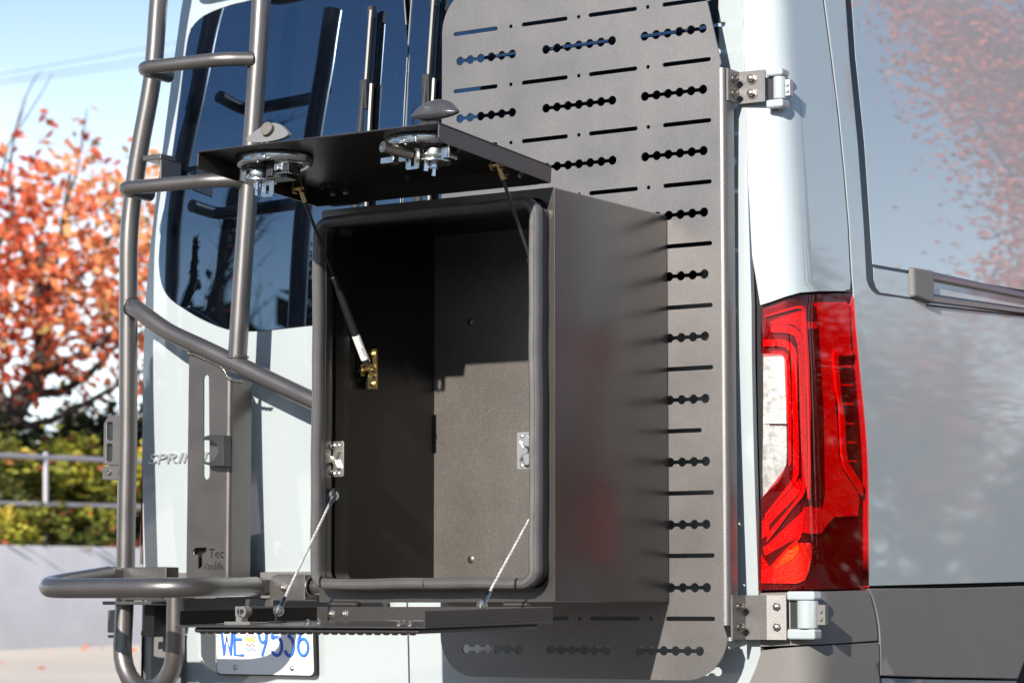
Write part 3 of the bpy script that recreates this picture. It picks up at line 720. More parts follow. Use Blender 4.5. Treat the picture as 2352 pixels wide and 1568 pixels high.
def stroke_char(ch):
    """condensed number-plate letters as strokes on a 1 x 2 cell"""
    c = lambda cx_, cy_, rx, ry, a0, a1, n=14: [(cx_ + rx*math.cos(R(a0+(a1-a0)*i/n)), cy_ + ry*math.sin(R(a0+(a1-a0)*i/n))) for i in range(n+1)]
    return {'W': [[(0, 2), (.22, 0), (.5, 1.25), (.78, 0), (1, 2)]], 'E': [[(1, 2), (.05, 2), (.05, 0), (1, 0)], [(.05, 1.05), (.85, 1.05)]],
            '9': [c(.5, 1.42, .46, .56, 0, 360, 22), [(.96, 1.42), (.90, .9), (.35, 0)]],
            '5': [[(.92, 2), (.15, 2), (.08, 1.12)] + c(.46, .64, .50, .62, 125, -150, 20)],
            '3': [[(.05, 2), (.9, 2), (.42, 1.25)] + c(.46, .62, .48, .62, 80, -155, 20)],
            '6': [c(.5, .58, .46, .56, 0, 360, 22), [(.04, .58), (.10, 1.1), (.65, 2)]]}[ch]
for ch, px0, px1 in (('W', 511, 537.5), ('E', 540, 562), ('9', 597, 616), ('5', 626, 650), ('3', 656, 678), ('6', 686, 711)):
    u0 = onP(px0, 1500, pc, Vector((0, -1, -.06)).normalized()).x - pc.x; u1 = onP(px1, 1500, pc, Vector((0, -1, -.06)).normalized()).x - pc.x; hgt = .082; v0 = .052; mb = MB()
    for st in stroke_char(ch): mb.tube([PLT(u0 + (u1-u0)*a, v0 + hgt*b/2, .0025) for a, b in st], .0048, 8, sq=(1, 1))
    o = obj('plate_character', mb, M['blueink'], npl)
# small flag with rising sun between the characters
uf = onP(565, 1500, pc, Vector((0, -1, -.06)).normalized()).x - pc.x; UFW = .036
for k, (v0, cm) in enumerate(((.066, 'blueink'), (.072, 'white'), (.078, 'redink'), (.084, 'white'), (.089, 'sunink'))):
    if cm == 'white': continue
    P1 = [(uf + UFW*i/8, v0 + .003*math.sin(i*1.5)) for i in range(9)]
    lp = P1 + [(u, v + (.004 if cm != 'sunink' else .010)) for u, v in reversed(P1)]
    mb = MB(); slab(mb, [lp], lambda u, v: PLT(u, v, .0026), lambda u, v: PLT(u, v, .0021)); obj('flag_stripe', mb, M[cm], npl)
mb = MB()
for k in range(5):
    a = R(30 + 30*k); mb.add([PLT(uf+UFW*.5+math.cos(a-.12)*.010, .094+math.sin(a-.12)*.008, .0026), PLT(uf+UFW*.5+math.cos(a-.09)*.024, .094+math.sin(a-.09)*.021, .0026), PLT(uf+UFW*.5+math.cos(a+.09)*.024, .094+math.sin(a+.09)*.021, .0026), PLT(uf+UFW*.5+math.cos(a+.12)*.010, .094+math.sin(a+.12)*.008, .0026)], [(0, 1, 2, 3)])
obj('flag_rays', mb, M['redink'], npl)
for px, py in ((541.6, 1531.5), (672, 1534)):
    q = onP(px, py, pc, Vector((0, -1, -.06)).normalized()); mb = MB(); mb.revolve(q, (0, -1, 0), [(.0075, 0), (.0075, .003), (.004, .006), (0, .0065)], 14); obj('screw', mb, M['zinc'], npl)

# right rear corner panel above the tail lamp
seam = [(1889.6, 0), (1907.7, 132), (1924, 264), (1937, 395), (1947, 514), (1952, 616), (1956.5, 668)]
seamU = UV(SIDE, seam)
zt = 3.0
cpan = [(.004, zz_) for zz_ in (3.0, 2.7, 2.4, 2.1, 1.8)] + UV(SIDE, [(1746, 701), (1774, 692), (1802, 682), (1820, 677), (1838.5, 672), (1880, 669), (1920, 668.5), (1950, 668.5)]) + seamU[::-1] + [(seamU[0][0]-.012, 2.75), (seamU[0][0]-.025, 3.0)]
skin('corner_panel', SIDE, [cpan], M['paint'], van, off=.0, th=.03, grid=(.018, .12), bevel=.004)
# tail lamp
lampR = [(1957.5, 677), (1961, 730), (1965.4, 780), (1970, 830), (1973.7, 866), (1979, 920), (1983.5, 962), (1988.5, 1031), (1991, 1085), (1992, 1130), (1992, 1240), (1992, 1348)]
lampT = [(1747.5, 706), (1774, 696.5), (1802, 687), (1820, 681), (1838.5, 677.5), (1880, 674.5), (1920, 674), (1950, 674)]
lampB = [(1988, 1351), (1930, 1352), (1860, 1353), (1800, 1354), (1742, 1355)]
lampL = [(1743, 1250), (1745, 1150), (1747, 1080), (1748, 1011), (1748, 900), (1747.5, 800)]
lo_ = UV(SIDE, lampT + lampR + lampB + lampL)
clearpx = [(1748, 812), (1795, 811), (1803, 818), (1806, 835), (1808, 900), (1808.5, 1000), (1809, 1048), (1806, 1068), (1797, 1084), (1748, 1146), (1747, 1080), (1748, 1011), (1748, 900)]
tl = skin('tail_lamp', SIDE, [lo_], M['lampblack'], van, off=-.016, th=.012, bevel=0, grid=(.02, .08))
def lamp(name, px, m, off=-.010, th=.005, sm=0, bev=.0012, holes=()):
    pts = smoothloop(px, sm) if sm else px
    skin(name, SIDE, [UV(SIDE, dense(pts, 2), off)] + [UV(SIDE, h, off) for h in holes], M[m], tl, off=off, th=th, grid=(.018, .05), bevel=0)
ZX = lambda x, y: (1711.2 + x*.1831, 654.7 + y*.1831)       # positions read off an enlarged view of the lamp's top
ZB = lambda x, y: (1711.2 + x*.2783, 941.8 + y*.2783)       # and of its lower half
lamp('reverse_reflector', [ZX(232, 860), ZX(430, 855), ZX(470, 885), ZX(492, 940), ZX(505, 1250), ZX(515, 1560), ZB(345, 330), ZB(340, 440), ZB(320, 510), ZB(290, 570), ZB(150, 715), ZB(145, 500), ZB(150, 100)], 'refl', -.013, .004)
lamp('light_guide', [ZX(320, 500), ZX(540, 500), ZX(640, 540), ZX(710, 620), ZX(745, 700), ZX(760, 900), ZX(770, 1560), ZB(512, 300), ZB(512, 620), ZB(480, 710), ZB(400, 800), ZB(180, 1090), ZB(180, 1020), ZB(380, 790), ZB(455, 690), ZB(478, 600), ZB(465, 100), ZX(700, 1560), ZX(690, 900), ZX(670, 740), ZX(620, 640), ZX(540, 600), ZX(320, 590)], 'lampbright', -.008)
lamp('light_guide', [ZX(230, 685), ZX(480, 680), ZX(570, 720), ZX(630, 790), ZX(655, 880), ZX(660, 1560), ZB(440, 100), ZB(445, 520), ZB(420, 590), ZB(180, 870), ZB(170, 910), ZB(165, 860), ZB(390, 570), ZB(400, 500), ZB(395, 100), ZX(590, 1560), ZX(585, 930), ZX(560, 830), ZX(500, 780), ZX(430, 765), ZX(230, 765)], 'lampbright', -.008)
lamp('inner_guide', [ZX(330, 830), ZX(480, 830), ZX(540, 880), ZX(560, 1000), ZX(580, 1560), ZB(382, 100), ZB(380, 440), ZB(362, 460), ZB(358, 300), ZB(350, 60), ZX(520, 1560), ZX(505, 1000), ZX(480, 900), ZX(430, 850), ZX(330, 850)], 'lampred', -.008)
lamp('red_panel', [ZX(320, 460), ZX(700, 310), ZX(735, 310), ZX(745, 660), ZX(690, 560), ZX(600, 490), ZX(320, 485)], 'lampbright', -.011)
lamp('red_strip', [ZX(240, 385), ZX(640, 262), ZX(720, 255), ZX(765, 300), ZX(805, 900), ZX(830, 1560), ZB(540, 200), ZB(545, 450), ZB(540, 740), ZB(525, 720), ZB(530, 300), ZX(800, 1560), ZX(775, 1000), ZX(742, 330), ZX(720, 300), ZX(650, 290), ZX(250, 400)], 'lampred', -.006)
lamp('red_panel', [ZX(860, 215), ZX(1270, 210), ZX(1305, 240), ZX(1330, 800), ZX(1350, 830), ZX(1130, 830), ZX(1105, 880), ZX(1140, 1560), ZB(760, 60), ZB(775, 380), ZB(800, 480), ZB(930, 680), ZB(945, 740), ZB(930, 870), ZB(740, 878), ZB(690, 930), ZB(625, 1015), ZB(530, 1020), ZB(485, 1010), ZB(490, 800), ZB(545, 790), ZB(640, 800), ZB(660, 700), ZB(650, 60), ZX(985, 1560), ZX(950, 1000), ZX(925, 560), ZX(905, 400), ZX(885, 240)], 'lampbright', -.011)
lamp('dark_strip', [ZX(775, 240), ZX(850, 220), ZX(890, 280), ZX(915, 470), ZX(935, 700), ZX(980, 1560), ZB(648, 60), ZB(655, 700), ZB(635, 795), ZB(555, 795), ZB(560, 400), ZB(560, 60), ZX(845, 1560), ZX(810, 700)], 'lampdark', -.010)
lamp('small_window', [ZX(790, 460), ZX(905, 460), ZX(910, 545), ZX(795, 545)], 'lampbright', -.007)
lamp('side_reflector', [ZX(1112, 880), ZX(1130, 830), ZX(1170, 805), ZX(1340, 805), ZX(1355, 820), ZX(1355, 880), ZX(1180, 885), ZX(1172, 920), ZX(1210, 1400), ZX(1240, 1568), ZB(828, 60), ZB(835, 300), ZB(850, 420), ZB(975, 620), ZB(978, 705), ZB(960, 690), ZB(815, 460), ZB(800, 370), ZB(785, 60), ZX(1195, 1568), ZX(1150, 1300), ZX(1120, 1000)], 'lampred', -.006)
for k in range(19):
    x0 = 1180 + 3.2*k + (k > 9)*2; a = 1000 + k*78.; t = k/18.
    if a < 1560: q = [ZX(x0, a), ZX(x0+165, a+8), ZX(x0+166, a+36), ZX(x0+1, a+30)]
    else:
        b = (a-1560)*.658; x1 = 826 + 14*min(1, b/330) + max(0, b-400)*.62; q = [ZB(x1, b+8), ZB(895+25*min(1, b/400), b+11), ZB(895+25*min(1, b/400), b+27), ZB(x1, b+22)]
        if b > 540: break
    lamp('reflector_rib', q, 'lampdark' if k % 3 else 'lampred', -.009)
lamp('lamp_divider', [ZB(150, 92), ZB(342, 92), ZB(342, 108), ZB(150, 108)], 'lampgrey', -.009)
lamp('lamp_divider', [ZB(200, 106), ZB(342, 108), ZB(342, 122), ZB(200, 120)], 'lampblack', -.0085)
lamp('bulb_window', [ZB(430, 1095), ZB(530, 1092), ZB(556, 1115), ZB(550, 1220), ZB(525, 1330), ZB(495, 1400), ZB(430, 1428), ZB(205, 1425), ZB(230, 1290), ZB(330, 1190)], 'lampbright', -.011)
lamp('painted_glint', [ZB(205, 1290), ZB(330, 1150), ZB(465, 1030), ZB(430, 1090), ZB(450, 1150), ZB(400, 1220), ZB(250, 1310)], 'glint', -.008)  # overexposed glints painted as an orange piece
lamp('bulb_window', [ZB(135, 1190), ZB(205, 1300), ZB(240, 1300), ZB(200, 1425), ZB(135, 1425)], 'lampbright', -.010)
lamp('red_facet', [ZB(180, 1110), ZB(480, 830), ZB(482, 1000), ZB(440, 1045), ZB(165, 1200), ZB(150, 1130)], 'lampred', -.011)
lamp('red_facet', [ZB(140, 915), ZB(190, 860), ZB(420, 600), ZB(455, 560), ZB(470, 600), ZB(445, 690), ZB(200, 940), ZB(195, 1020), ZB(140, 1060)], 'lampred', -.012)
# outer lens in two colours
redhole = [q for q in UV(SIDE, clearpx)]
def cut(loop_px, off): return UV(SIDE, loop_px, off)
top_ = lampT + lampR + lampB + [(1743, 1250), (1745, 1150)] + clearpx[9:0:-1] + [(1748, 812), (1747.5, 780)]
skin('lens', SIDE, [UV(SIDE, top_)], M['lens_red'], tl, off=.001, th=.0, grid=(.015, .06), bevel=0, label='red part of the lens') if False else None
def shell(name, px, m, lab):
    mb = MB(); V, T = cdt([UV(SIDE, px)], (.015, .05)); mb.add([SIDE.p(*p) + nrm(SIDE, *p)*.002 for p in V], T); obj(name, mb, M[m], tl, label=lab)
bulb_px = [ZB(430, 1092), ZB(530, 1090), ZB(556, 1115), ZB(550, 1220), ZB(525, 1330), ZB(495, 1400), ZB(430, 1428), ZB(205, 1425), ZB(230, 1290), ZB(330, 1160)]
def shell2(px, hole, m, lab):
    mb = MB(); V, T = cdt([UV(SIDE, px), UV(SIDE, hole)], (.015, .05)); mb.add([SIDE.p(*p) + nrm(SIDE, *p)*.002 for p in V], T); obj('lens', mb, M[m], tl, label=lab)
shell2(top_, bulb_px, 'lens_red', 'red part of the lens')
shell('lens', bulb_px, 'lens_glint', 'foot of the red lens, tinted orange to show the painted glints')
shell('lens', [(1748, 813)] + clearpx[1:9] + [(1748.5, 1144), (1747.5, 1080), (1748.5, 1011), (1748.5, 900)], 'lens_clear', 'clear part of the lens')

# van side: panel, window recess, belt, moulding
wl = [(1941.7, 0), (1950.6, 132), (1970, 330), (1983.5, 514), (1988.5, 609), (1990, 640), (1995, 656), (2003, 668), (2013, 676)]
recU = UV(SIDE, wl)
zb = uv(SIDE, 2013, 676)[1]
a2 = uv(SIDE, 2112, 690)
def zrec(u): return zb + (a2[1]-zb)*(u-recU[-1][0])/(a2[0]-recU[-1][0])
rec = [(recU[0][0]-.012, 2.75), (recU[0][0]-.024, 3.02)]
hole = recU + [(u, zrec(u)) for u in (recU[-1][0]+.1, recU[-1][0]+.4, 1.6, 2.4, 3.6)] + [(3.6, 3.02)] + rec[::-1]
belt = UV(SIDE, [(1996, 1344.5), (2060, 1343), (2150, 1340.5), (2352, 1335)])
def zbelt(u): return belt[0][1] + (belt[-1][1]-belt[0][1])*(u-belt[0][0])/(belt[-1][0]-belt[0][0])
seam2 = UV(SIDE, [(1894.6, -2), (1912.2, 132), (1928.5, 264), (1941.5, 395), (1951.5, 514), (1957, 616), (1961, 672)] + [(x+4, y) for x, y in lampR[1:]])
outl = seam2 + [(seam2[-1][0], zbelt(seam2[-1][0]))] + [(u, zbelt(u)) for u in (.6, .9, 1.4, 2, 2.8, 3.7)] + [(3.7, 3.06), (seam2[0][0]-.03, 3.06), (seam2[0][0]-.014, 2.75)]
sp = skin('side_panel', SIDE, [outl, hole[::-1]], M['paint'], van, off=.0, th=.028, grid=(.05, .06), bevel=.006)
skin('recess_edge', SIDE, [hole], M['black_glass'], sp, off=.0006, th=.010, grid=(.2, .2), bevel=0)
# the blanked window in the recess, its lower strip and the track
wpx = [(1955, 0), (1964, 132), (1984.5, 330), (1997, 514), (2003, 607)]
wU = UV(SIDE, wpx); e1 = UV(SIDE, [(2108, 625)])[0]
def zw(u): return wU[-1][1] + (e1[1]-wU[-1][1])*(u-wU[-1][0])/(e1[0]-wU[-1][0])
win = wU + [(u, zw(u)) for u in (.7, 1., 1.6, 2.4, 3.55)] + [(3.55, 3.0), (wU[0][0]-.024, 3.0), (wU[0][0]-.012, 2.75)]
skin('side_window', SIDE, [win], M['film'], van, off=.0022, th=.003, grid=(.08, .08), bevel=.001, label='glossy painted window blank in the side')
l1 = UV(SIDE, [(2005, 613.5), (2006, 640), (2011, 660), (2020, 672)])
strip = l1 + [(u, zrec(u)+.004) for u in (.8, 1.2, 2., 3.5)] + [(u, zw(u)-.009) for u in (3.5, 2., 1.2, .8, l1[0][0]+.004)]
skin('track_strip', SIDE, [strip], M['paint'], sp, off=.0018, th=.0015, grid=(.1, .1), bevel=.0015)
# sliding-door track with its end cap
ra, rb = uv(SIDE, 2146, 622, .02), uv(SIDE, 2352, 668, .02); rc, rd = uv(SIDE, 2146, 692, .02), uv(SIDE, 2352, 717, .02)
def track(t, k, o):
    a = SIDE.p(ra[0]+(rb[0]-ra[0])*t, ra[1]+(rb[1]-ra[1])*t); b = SIDE.p(rc[0]+(rd[0]-rc[0])*t, rc[1]+(rd[1]-rc[1])*t)
    return a.lerp(b, k) + Vector((C6, -S6, 0))*o
prof = [(0, -.004), (0, .012), (.10, .0145), (.22, .0145), (.26, .012), (.27, -.003), (.70, -.003), (.71, .004), (.80, .008), (.97, .008), (1, .003), (1, -.006)]
mb = MB(); vs = []; TS = [0, .5, 1, 1.8, 3, 5]
for t in TS: vs += [track(t, k, o) for k, o in prof]
n_ = len(prof); mb.add(vs, [(i*n_+k, i*n_+k+1, (i+1)*n_+k+1, (i+1)*n_+k) for i in range(len(TS)-1) for k in range(n_-1)])
trk = obj('door_track', mb, M['alu'], van, sharp=25)
mb = MB(); cp = [track(-.21, -.03, -.004), track(.01, -.05, -.004), track(.01, 1.06, -.004), track(-.20, .93, -.004)]; cq = [track(-.185, .0, .013), track(.01, -.03, .018), track(.01, 1.04, .018), track(-.175, .88, .013)]
mb.add(cp + cq, [(3, 2, 1, 0), (4, 5, 6, 7), (0, 1, 5, 4), (1, 2, 6, 5), (2, 3, 7, 6), (3, 0, 4, 7)]); obj('track_cap', mb, M['plastic'], trk, bevel=.006, seg=3, recalc=True)
mb = MB(); mb.add([track(-.02, 1.0, -.006), track(5, 1.0, -.006), track(5, 1.10, .004), track(-.02, 1.12, .004)], [(0, 1, 2, 3)]); obj('track_underedge', mb, M['gapdark'], trk)  # dark strip along the lower edge of the track
# lower moulding and bumper corner
ms = UV(SIDE, [(1998.4, 1351), (2005, 1368), (2011, 1390), (2016.5, 1414), (2020.5, 1440), (2022.4, 1470), (2023.5, 1515), (2024, 1551)], .012)
mo = ms[::-1] + [(u, zbelt(u)-.012) for u in (.8, 1.1, 1.5)] + [(1.55, .9)] + UV(SIDE, [(2362, 1490), (2352, 1520), (2338, 1558), (2240, 1556), (2140, 1554.5)], .012)
skin('side_moulding', SIDE, [mo[::1]], M['plastic'], van, off=.012, th=.03, grid=(.05, .05), bevel=.007)
lowu = UV(SIDE, [(2026, 1556), (2130, 1559), (2240, 1561), (2335, 1563), (2335, 1700), (2026, 1700)])
skin('sill_panel', SIDE, [lowu], M['paint'], van, off=.0, th=.02, bevel=.004)
bt = UV(SIDE, [(1745, 1362), (1800, 1360), (1860, 1358.5), (1930, 1357), (1994, 1355)], .012)
bs = [(u-.010, v) for u, v in ms[1:6]]
bl = UV(SIDE, [(2016, 1470), (1950, 1475), (1890, 1478.5), (1820, 1481), (1745, 1484)], .012)
skin('bumper_corner', SIDE, [dense(bt + bs + bl, 2)], M['plastic'], van, off=.010, th=.03, grid=(.03, .05), bevel=.006, label='upper grey part of the rear bumper corner')
bq = UV(SIDE, [(1749.5, 1493), (1790, 1488), (1860, 1483), (1950, 1478.5), (2018, 1474.5), (2020, 1510), (2020, 1556), (2020, 1640), (1700, 1640), (1721, 1568), (1735, 1536)], .012)
skin('bumper', SIDE, [dense(bq, 2)], M['plastic'], van, off=.012, th=.03, grid=(.03, .05), bevel=.006, label='lower grey part of the rear bumper corner')
# left end of the bumper and the left lamp, just visible beside the ladder
mb = MB(); lf = []
for z in (.50, .62, .74, .86):
    lf.append([Vector((-1.62, .62, z)), Vector((-1.74, .632, z)), Vector((-1.815, .68, z)), Vector((-1.85, .80, z))])
for i in range(3):
    for k in range(3): mb.add([lf[i][k], lf[i][k+1], lf[i+1][k+1], lf[i+1][k]], [(0, 1, 2, 3)])
mb.add([lf[3][0], lf[3][1], lf[3][2], lf[3][3], Vector((-1.62, .8, .86))], [(0, 1, 2, 3, 4)]); obj('bumper_end', mb, M['plastic'], van, sharp=60)
mb = MB(); vs = []
for z in (1.06, 1.2, 1.35, 1.5, 1.62): k = (z-1.06)/.56; vs += [(-1.806+.004*k, .655, z), (-1.826+.022*k, .675, z), (-1.87, .90, z)]
mb.add(vs, [(i*3+k+3, i*3+k+4, i*3+k+1, i*3+k) for i in range(4) for k in range(2)]); obj('tail_lamp', mb, M['lampbright'], van, label='left tail lamp, a red sliver beside the ladder rail')
mb = MB(); vs = []
for z in (.4, .9, 1.06, 1.62, 1.86, 2.3, 2.7, 3.1):
    x = xl(z) - .008; vs += [(x, .66 + .05*max(0, z-2), z), (x-.03, .69 + .05*max(0, z-2), z), (x-.075, 1.1, z), (x-.12, 4.2, z)]
mb.add(vs, [(i*4+k, i*4+k+1, i*4+k+5, i*4+k+4)[::-1] for i in range(7) for k in range(3)]); obj('left_pillar', mb, M['paint'], van, sharp=70)
# door hinges in body colour
def hinge(px0, px1, pyt, pyb, y, slot, tab):
    a, b = onY(px0, pyt, y), onY(px1, pyb, y); w = b.x-a.x; h = a.z-b.z; x0, x1, z0, z1 = a.x, b.x, b.z, a.z
    mb = MB(); mb.box((x0, y+.004, z0), (x1-.02, y+.03, z1)); 
    for za, zb_ in ((z1-h*.19, z1), (z0, z0+h*.22)): mb.box((x0+w*.05, y-.014, za), (x1, y+.028, zb_))
    hg = obj('hinge', mb, M['paint'], van, bevel=.006, seg=3)
    mb = MB(); cx_ = x0 + w*(slot+1)/2; mb.cyl((cx_, y+.004, z0+h*.225), (cx_, y+.004, z1-h*.195), w*(1-slot)/2*.98, 20); obj('hinge_pin', mb, M['paint'], hg, bevel=.003)
    mb = MB(); mb.box((x0+w*.1, y+.006, z0+h*.21), (x0+w*slot, y-.0005, z1-h*.2)); obj('hinge_slot', mb, M['black'], hg)
    mb = MB(); mb.box((x1-.004, y+.004, z0+h*.30), (x1+tab, y+.022, z1-h*.28))
    mb.cyl((x1+tab*.5, y+.004, z0+h*.42), (x1+tab*.5, y-.002, z0+h*.42), .004, 10); mb.cyl((x1+tab*.5, y+.004, z1-h*.42), (x1+tab*.5, y-.002, z1-h*.42), .004, 10)
    obj('hinge_tab', mb, M['paint'] if tab < .02 else M['plastic'], hg, bevel=.003)
    return hg
hinge(1761, 1803, 162, 247, .612, .34, .012)
hinge(1808, 1877, 1357, 1468, .636, .33, .020)

# ------------------------------------------------------------------ slotted mounting panel on the right door
YB = .531
panel = empty('mounting_panel', (-.25, .555, .761), 'tall dark grey metal panel with keyhole and straight slots on the right rear door', 'panel')
def keyhole(xa, xb, z, n, r=.0118, h=.0047):
    cs = [xa + (xb-xa)*i/(n-1) for i in range(n)]; a0 = math.asin(h/r); top = []; bot = []
    for i, c in enumerate(cs):
        A = PI - a0 if i else PI; B = a0 if i < n-1 else 0
        for k in range(9): a = A + (B-A)*k/8; top.append((c + r*math.cos(a), z + r*math.sin(a)))
    bot = [(x, 2*z - y) for x, y in reversed(top)]
    lp = top + bot[1:-1]; out = []
    for p in lp:
        if not out or math.hypot(p[0]-out[-1][0], p[1]-out[-1][1]) > 1e-5: out.append(p)
    return out
def slot(xa, xb, z, h=.0055):
    return [(xb-h + h*math.cos(R(-90+20*k)), z + h*math.sin(R(-90+20*k))) for k in range(10)] + [(xa+h + h*math.cos(R(90+20*k)), z + h*math.sin(R(90+20*k))) for k in range(10)]
px_out = []
def arc(cx_, cz_, r, a0, a1, n=10): return [(cx_ + r*math.cos(R(a0+(a1-a0)*k/n)), cz_ + r*math.sin(R(a0+(a1-a0)*k/n))) for k in range(n+1)]
XL_, XR_, ZB_, ZT_ = -.679, .150, .7615, 2.565
outl = arc(XL_+.105, ZB_+.105, .105, 180, 270) + arc(XR_+.012-.12, ZB_+.12, .12, 270, 360)[:-1] + [(XR_, ZB_+.13), (XR_, 2.262), (XR_+.004, 2.275), (.112, 2.45), (.086, 2.565)] + arc(XL_+.12, ZT_-.12, .12, 90, 180)
holes = []
for k in range(12):
    z = .8325 + .15335*k
    if z < 2.5:
        if k == 0:
            for a, b in ((-.600, -.438), (-.3432, -.1802), (-.0842, .0829)): holes.append(keyhole(a, b, z, 6))
        elif z > 1.85 or True:
            holes.append(keyhole(-.0567+(.103-.1085), .1035, z, 6))
            if z > 1.85: holes.append(keyhole(-.355, -.1575, z, 7)); holes.append(keyhole(-.6215, -.4585, z, 6))
    z = .9105 + .1529*k
    if z < 2.5:
        xe = .0933 if k == 3 else .126
        holes.append(slot(-.0108, xe, z)); holes.append(circ(-.053, z, .0052, 12))
        if z > 1.85 or k == 0:
            holes.append(slot(-.2265, -.084, z)); holes.append(circ(-.2565, z, .0052, 12)); holes.append(slot(-.429, -.2895, z)); holes.append(circ(-.4625, z, .0052, 12)); holes.append(slot(-.642, -.504, z))
mb = MB(); slab(mb, [outl] + [h[::-1] for h in holes], lambda u, v: Vector((u, YB, v)), lambda u, v: Vector((u, YB+.005, v)), (.08, .08))
obj('panel_sheet', mb, M['powder'], panel, sharp=40)
# rolled flange down the right edge
mb = MB(); prof = [(XR_-.0005, YB)] + [(XR_ + .014*math.sin(R(a)), YB + .014 - .014*math.cos(R(a))) for a in (15, 30, 45, 60, 75, 90)] + [(XR_+.014, YB+.047), (XR_+.0095, YB+.047), (XR_+.0095, YB+.014), (XR_, YB+.006)]
vs = []; zs_ = [.895, 1.2, 1.6, 2.0, 2.262]
for z in zs_: vs += [(x, y, z) for x, y in prof]
n_ = len(prof); fs = [(i*n_+k, i*n_+(k+1) % n_, (i+1)*n_+(k+1) % n_, (i+1)*n_+k) for i in range(len(zs_)-1) for k in range(n_)] + [tuple(range(n_))[::-1], tuple((len(zs_)-1)*n_ + k for k in range(n_))]
mb.add(vs, fs); obj('rolled_flange', mb, M['powder'], panel, sharp=50)
# hinge-side brackets with their bolts
def bracket(z0, z1, xa, xm, xb, ya, yb, ym, label):
    x0 = XR_ + .0145
    mb = MB(); P = [(x0, ya), (x0, ym), (xm, ym), (xb, yb)]
    th = .005; Q = [(x0+th, ya), (x0+th, ym-th), (xm, ym-th), (xb, yb-th)]
    vs = [(x, y, z) for z in (z0, z1) for x, y in P + Q]
    for i in range(3):
        a, b, c, d = i, i+1, i+5, i+4
        mb.add([vs[a], vs[b], vs[c], vs[d], vs[a+8], vs[b+8], vs[c+8], vs[d+8]], [(0, 3, 2, 1), (4, 5, 6, 7), (3, 7, 6, 2), (0, 1, 5, 4), (0, 4, 7, 3), (1, 2, 6, 5)])
    br = obj('bracket', mb, M['powder'], panel, sharp=20, recalc=True, label=label)
    for t in (.28, .74):
        z = z0 + (z1-z0)*t
        mb = MB(); mb.hexbolt((x0+th, ya+(ym-ya)*.52, z), (1, 0, 0), .0088, .007); obj('bolt', mb, M['steel'], br, sharp=25)
        mb = MB(); xq = xm + (xb-xm)*.5 if xb-xm > .05 else (xm+xb)/2; mb.hexbolt((xq, (ym+yb)/2 - th if xm < x0+.02 else yb-th, z), (0, -1, 0), .0105, .009); obj('bolt', mb, M['steel'], br, sharp=25)
    return br
bt1, bb1 = onY(1675, 163, .57).z, onY(1675, 236, .57).z
xb1 = onY(1759, 200, .606).x
bracket(bb1, bt1, 0, XR_+.0155+.004, xb1, YB+.008, .606, .604, 'upper hinge bracket with rusty bolts')
bt2, bb2 = onY(1680, 1366, .57).z, onY(1680, 1468, .57).z
xm2, xb2 = onY(1763, 1400, .612).x, onY(1808, 1400, .628).x
bracket(bb2, bt2, 0, xm2, xb2, YB+.008, .628, .612, 'lower and wider hinge bracket')

# ------------------------------------------------------------------ storage box with two folding doors
ZB0, ZT0, XL0, DEP = .950, 1.906, -.672, .527
box = empty('storage_box', (-.336, .25, ZB0), 'open black metal storage box bolted to the slotted panel, its doors folded up and down', 'storage box')
mb = MB()
slab(mb, [rrect(XL0, ZB0, 0, ZT0, .004, 3), rrect(XL0+.006, ZB0+.006, -.006, ZT0-.006, .003, 3)[::-1]], lambda u, v: Vector((u, .004, v)), lambda u, v: Vector((u, DEP, v)))
obj('box_shell', mb, M['powder_box'], box, sharp=30)
mb = MB(); slab(mb, [rrect(XL0, ZB0, 0, ZT0, .004, 3), rrect(XL0+.022, ZB0+.033, -.022, ZT0-.022, .03, 6)[::-1]], lambda u, v: Vector((u, 0, v)), lambda u, v: Vector((u, .004, v))); obj('front_lip', mb, M['powder_box'], box, bevel=.0025, seg=3)
RX0, RX1, RZ0, RZ1 = -.655, -.016, .985, 1.877
def ringx(o, r): return rrect(RX0+o, RZ0+o, RX1-o, RZ1-o, r, 7)
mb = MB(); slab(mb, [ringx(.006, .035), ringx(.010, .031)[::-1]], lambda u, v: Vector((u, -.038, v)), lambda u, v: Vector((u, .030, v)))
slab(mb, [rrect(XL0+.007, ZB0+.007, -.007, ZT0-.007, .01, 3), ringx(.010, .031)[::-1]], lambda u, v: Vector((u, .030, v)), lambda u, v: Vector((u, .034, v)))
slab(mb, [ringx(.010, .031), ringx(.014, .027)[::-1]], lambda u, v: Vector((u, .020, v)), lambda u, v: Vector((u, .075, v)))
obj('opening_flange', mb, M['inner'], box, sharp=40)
mb = MB(); mb.box((XL0+.008, DEP-.050, ZB0+.008), (-.008, DEP-.046, ZT0-.008)); obj('back_wall', mb, M['powder_back'], box)
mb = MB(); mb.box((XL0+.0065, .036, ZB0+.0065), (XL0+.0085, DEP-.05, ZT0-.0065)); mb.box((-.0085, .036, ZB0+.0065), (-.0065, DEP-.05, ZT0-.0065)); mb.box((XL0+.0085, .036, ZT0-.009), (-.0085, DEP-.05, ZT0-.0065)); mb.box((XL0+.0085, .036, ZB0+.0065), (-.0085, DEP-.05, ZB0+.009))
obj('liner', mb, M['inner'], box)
for px, py in ((1080, 740), (1082, 1284)):
    q = onY(px, py, DEP-.050); mb = MB(); mb.revolve(q, (0, -1, 0), [(.0095, 0), (.0095, .002), (.005, .004), (.0028, .0042), (.0028, .002), (0, .002)], 16); obj('rivet', mb, M['powder_box'], box)  # dark coat on the metal rivets stands for the shade over them
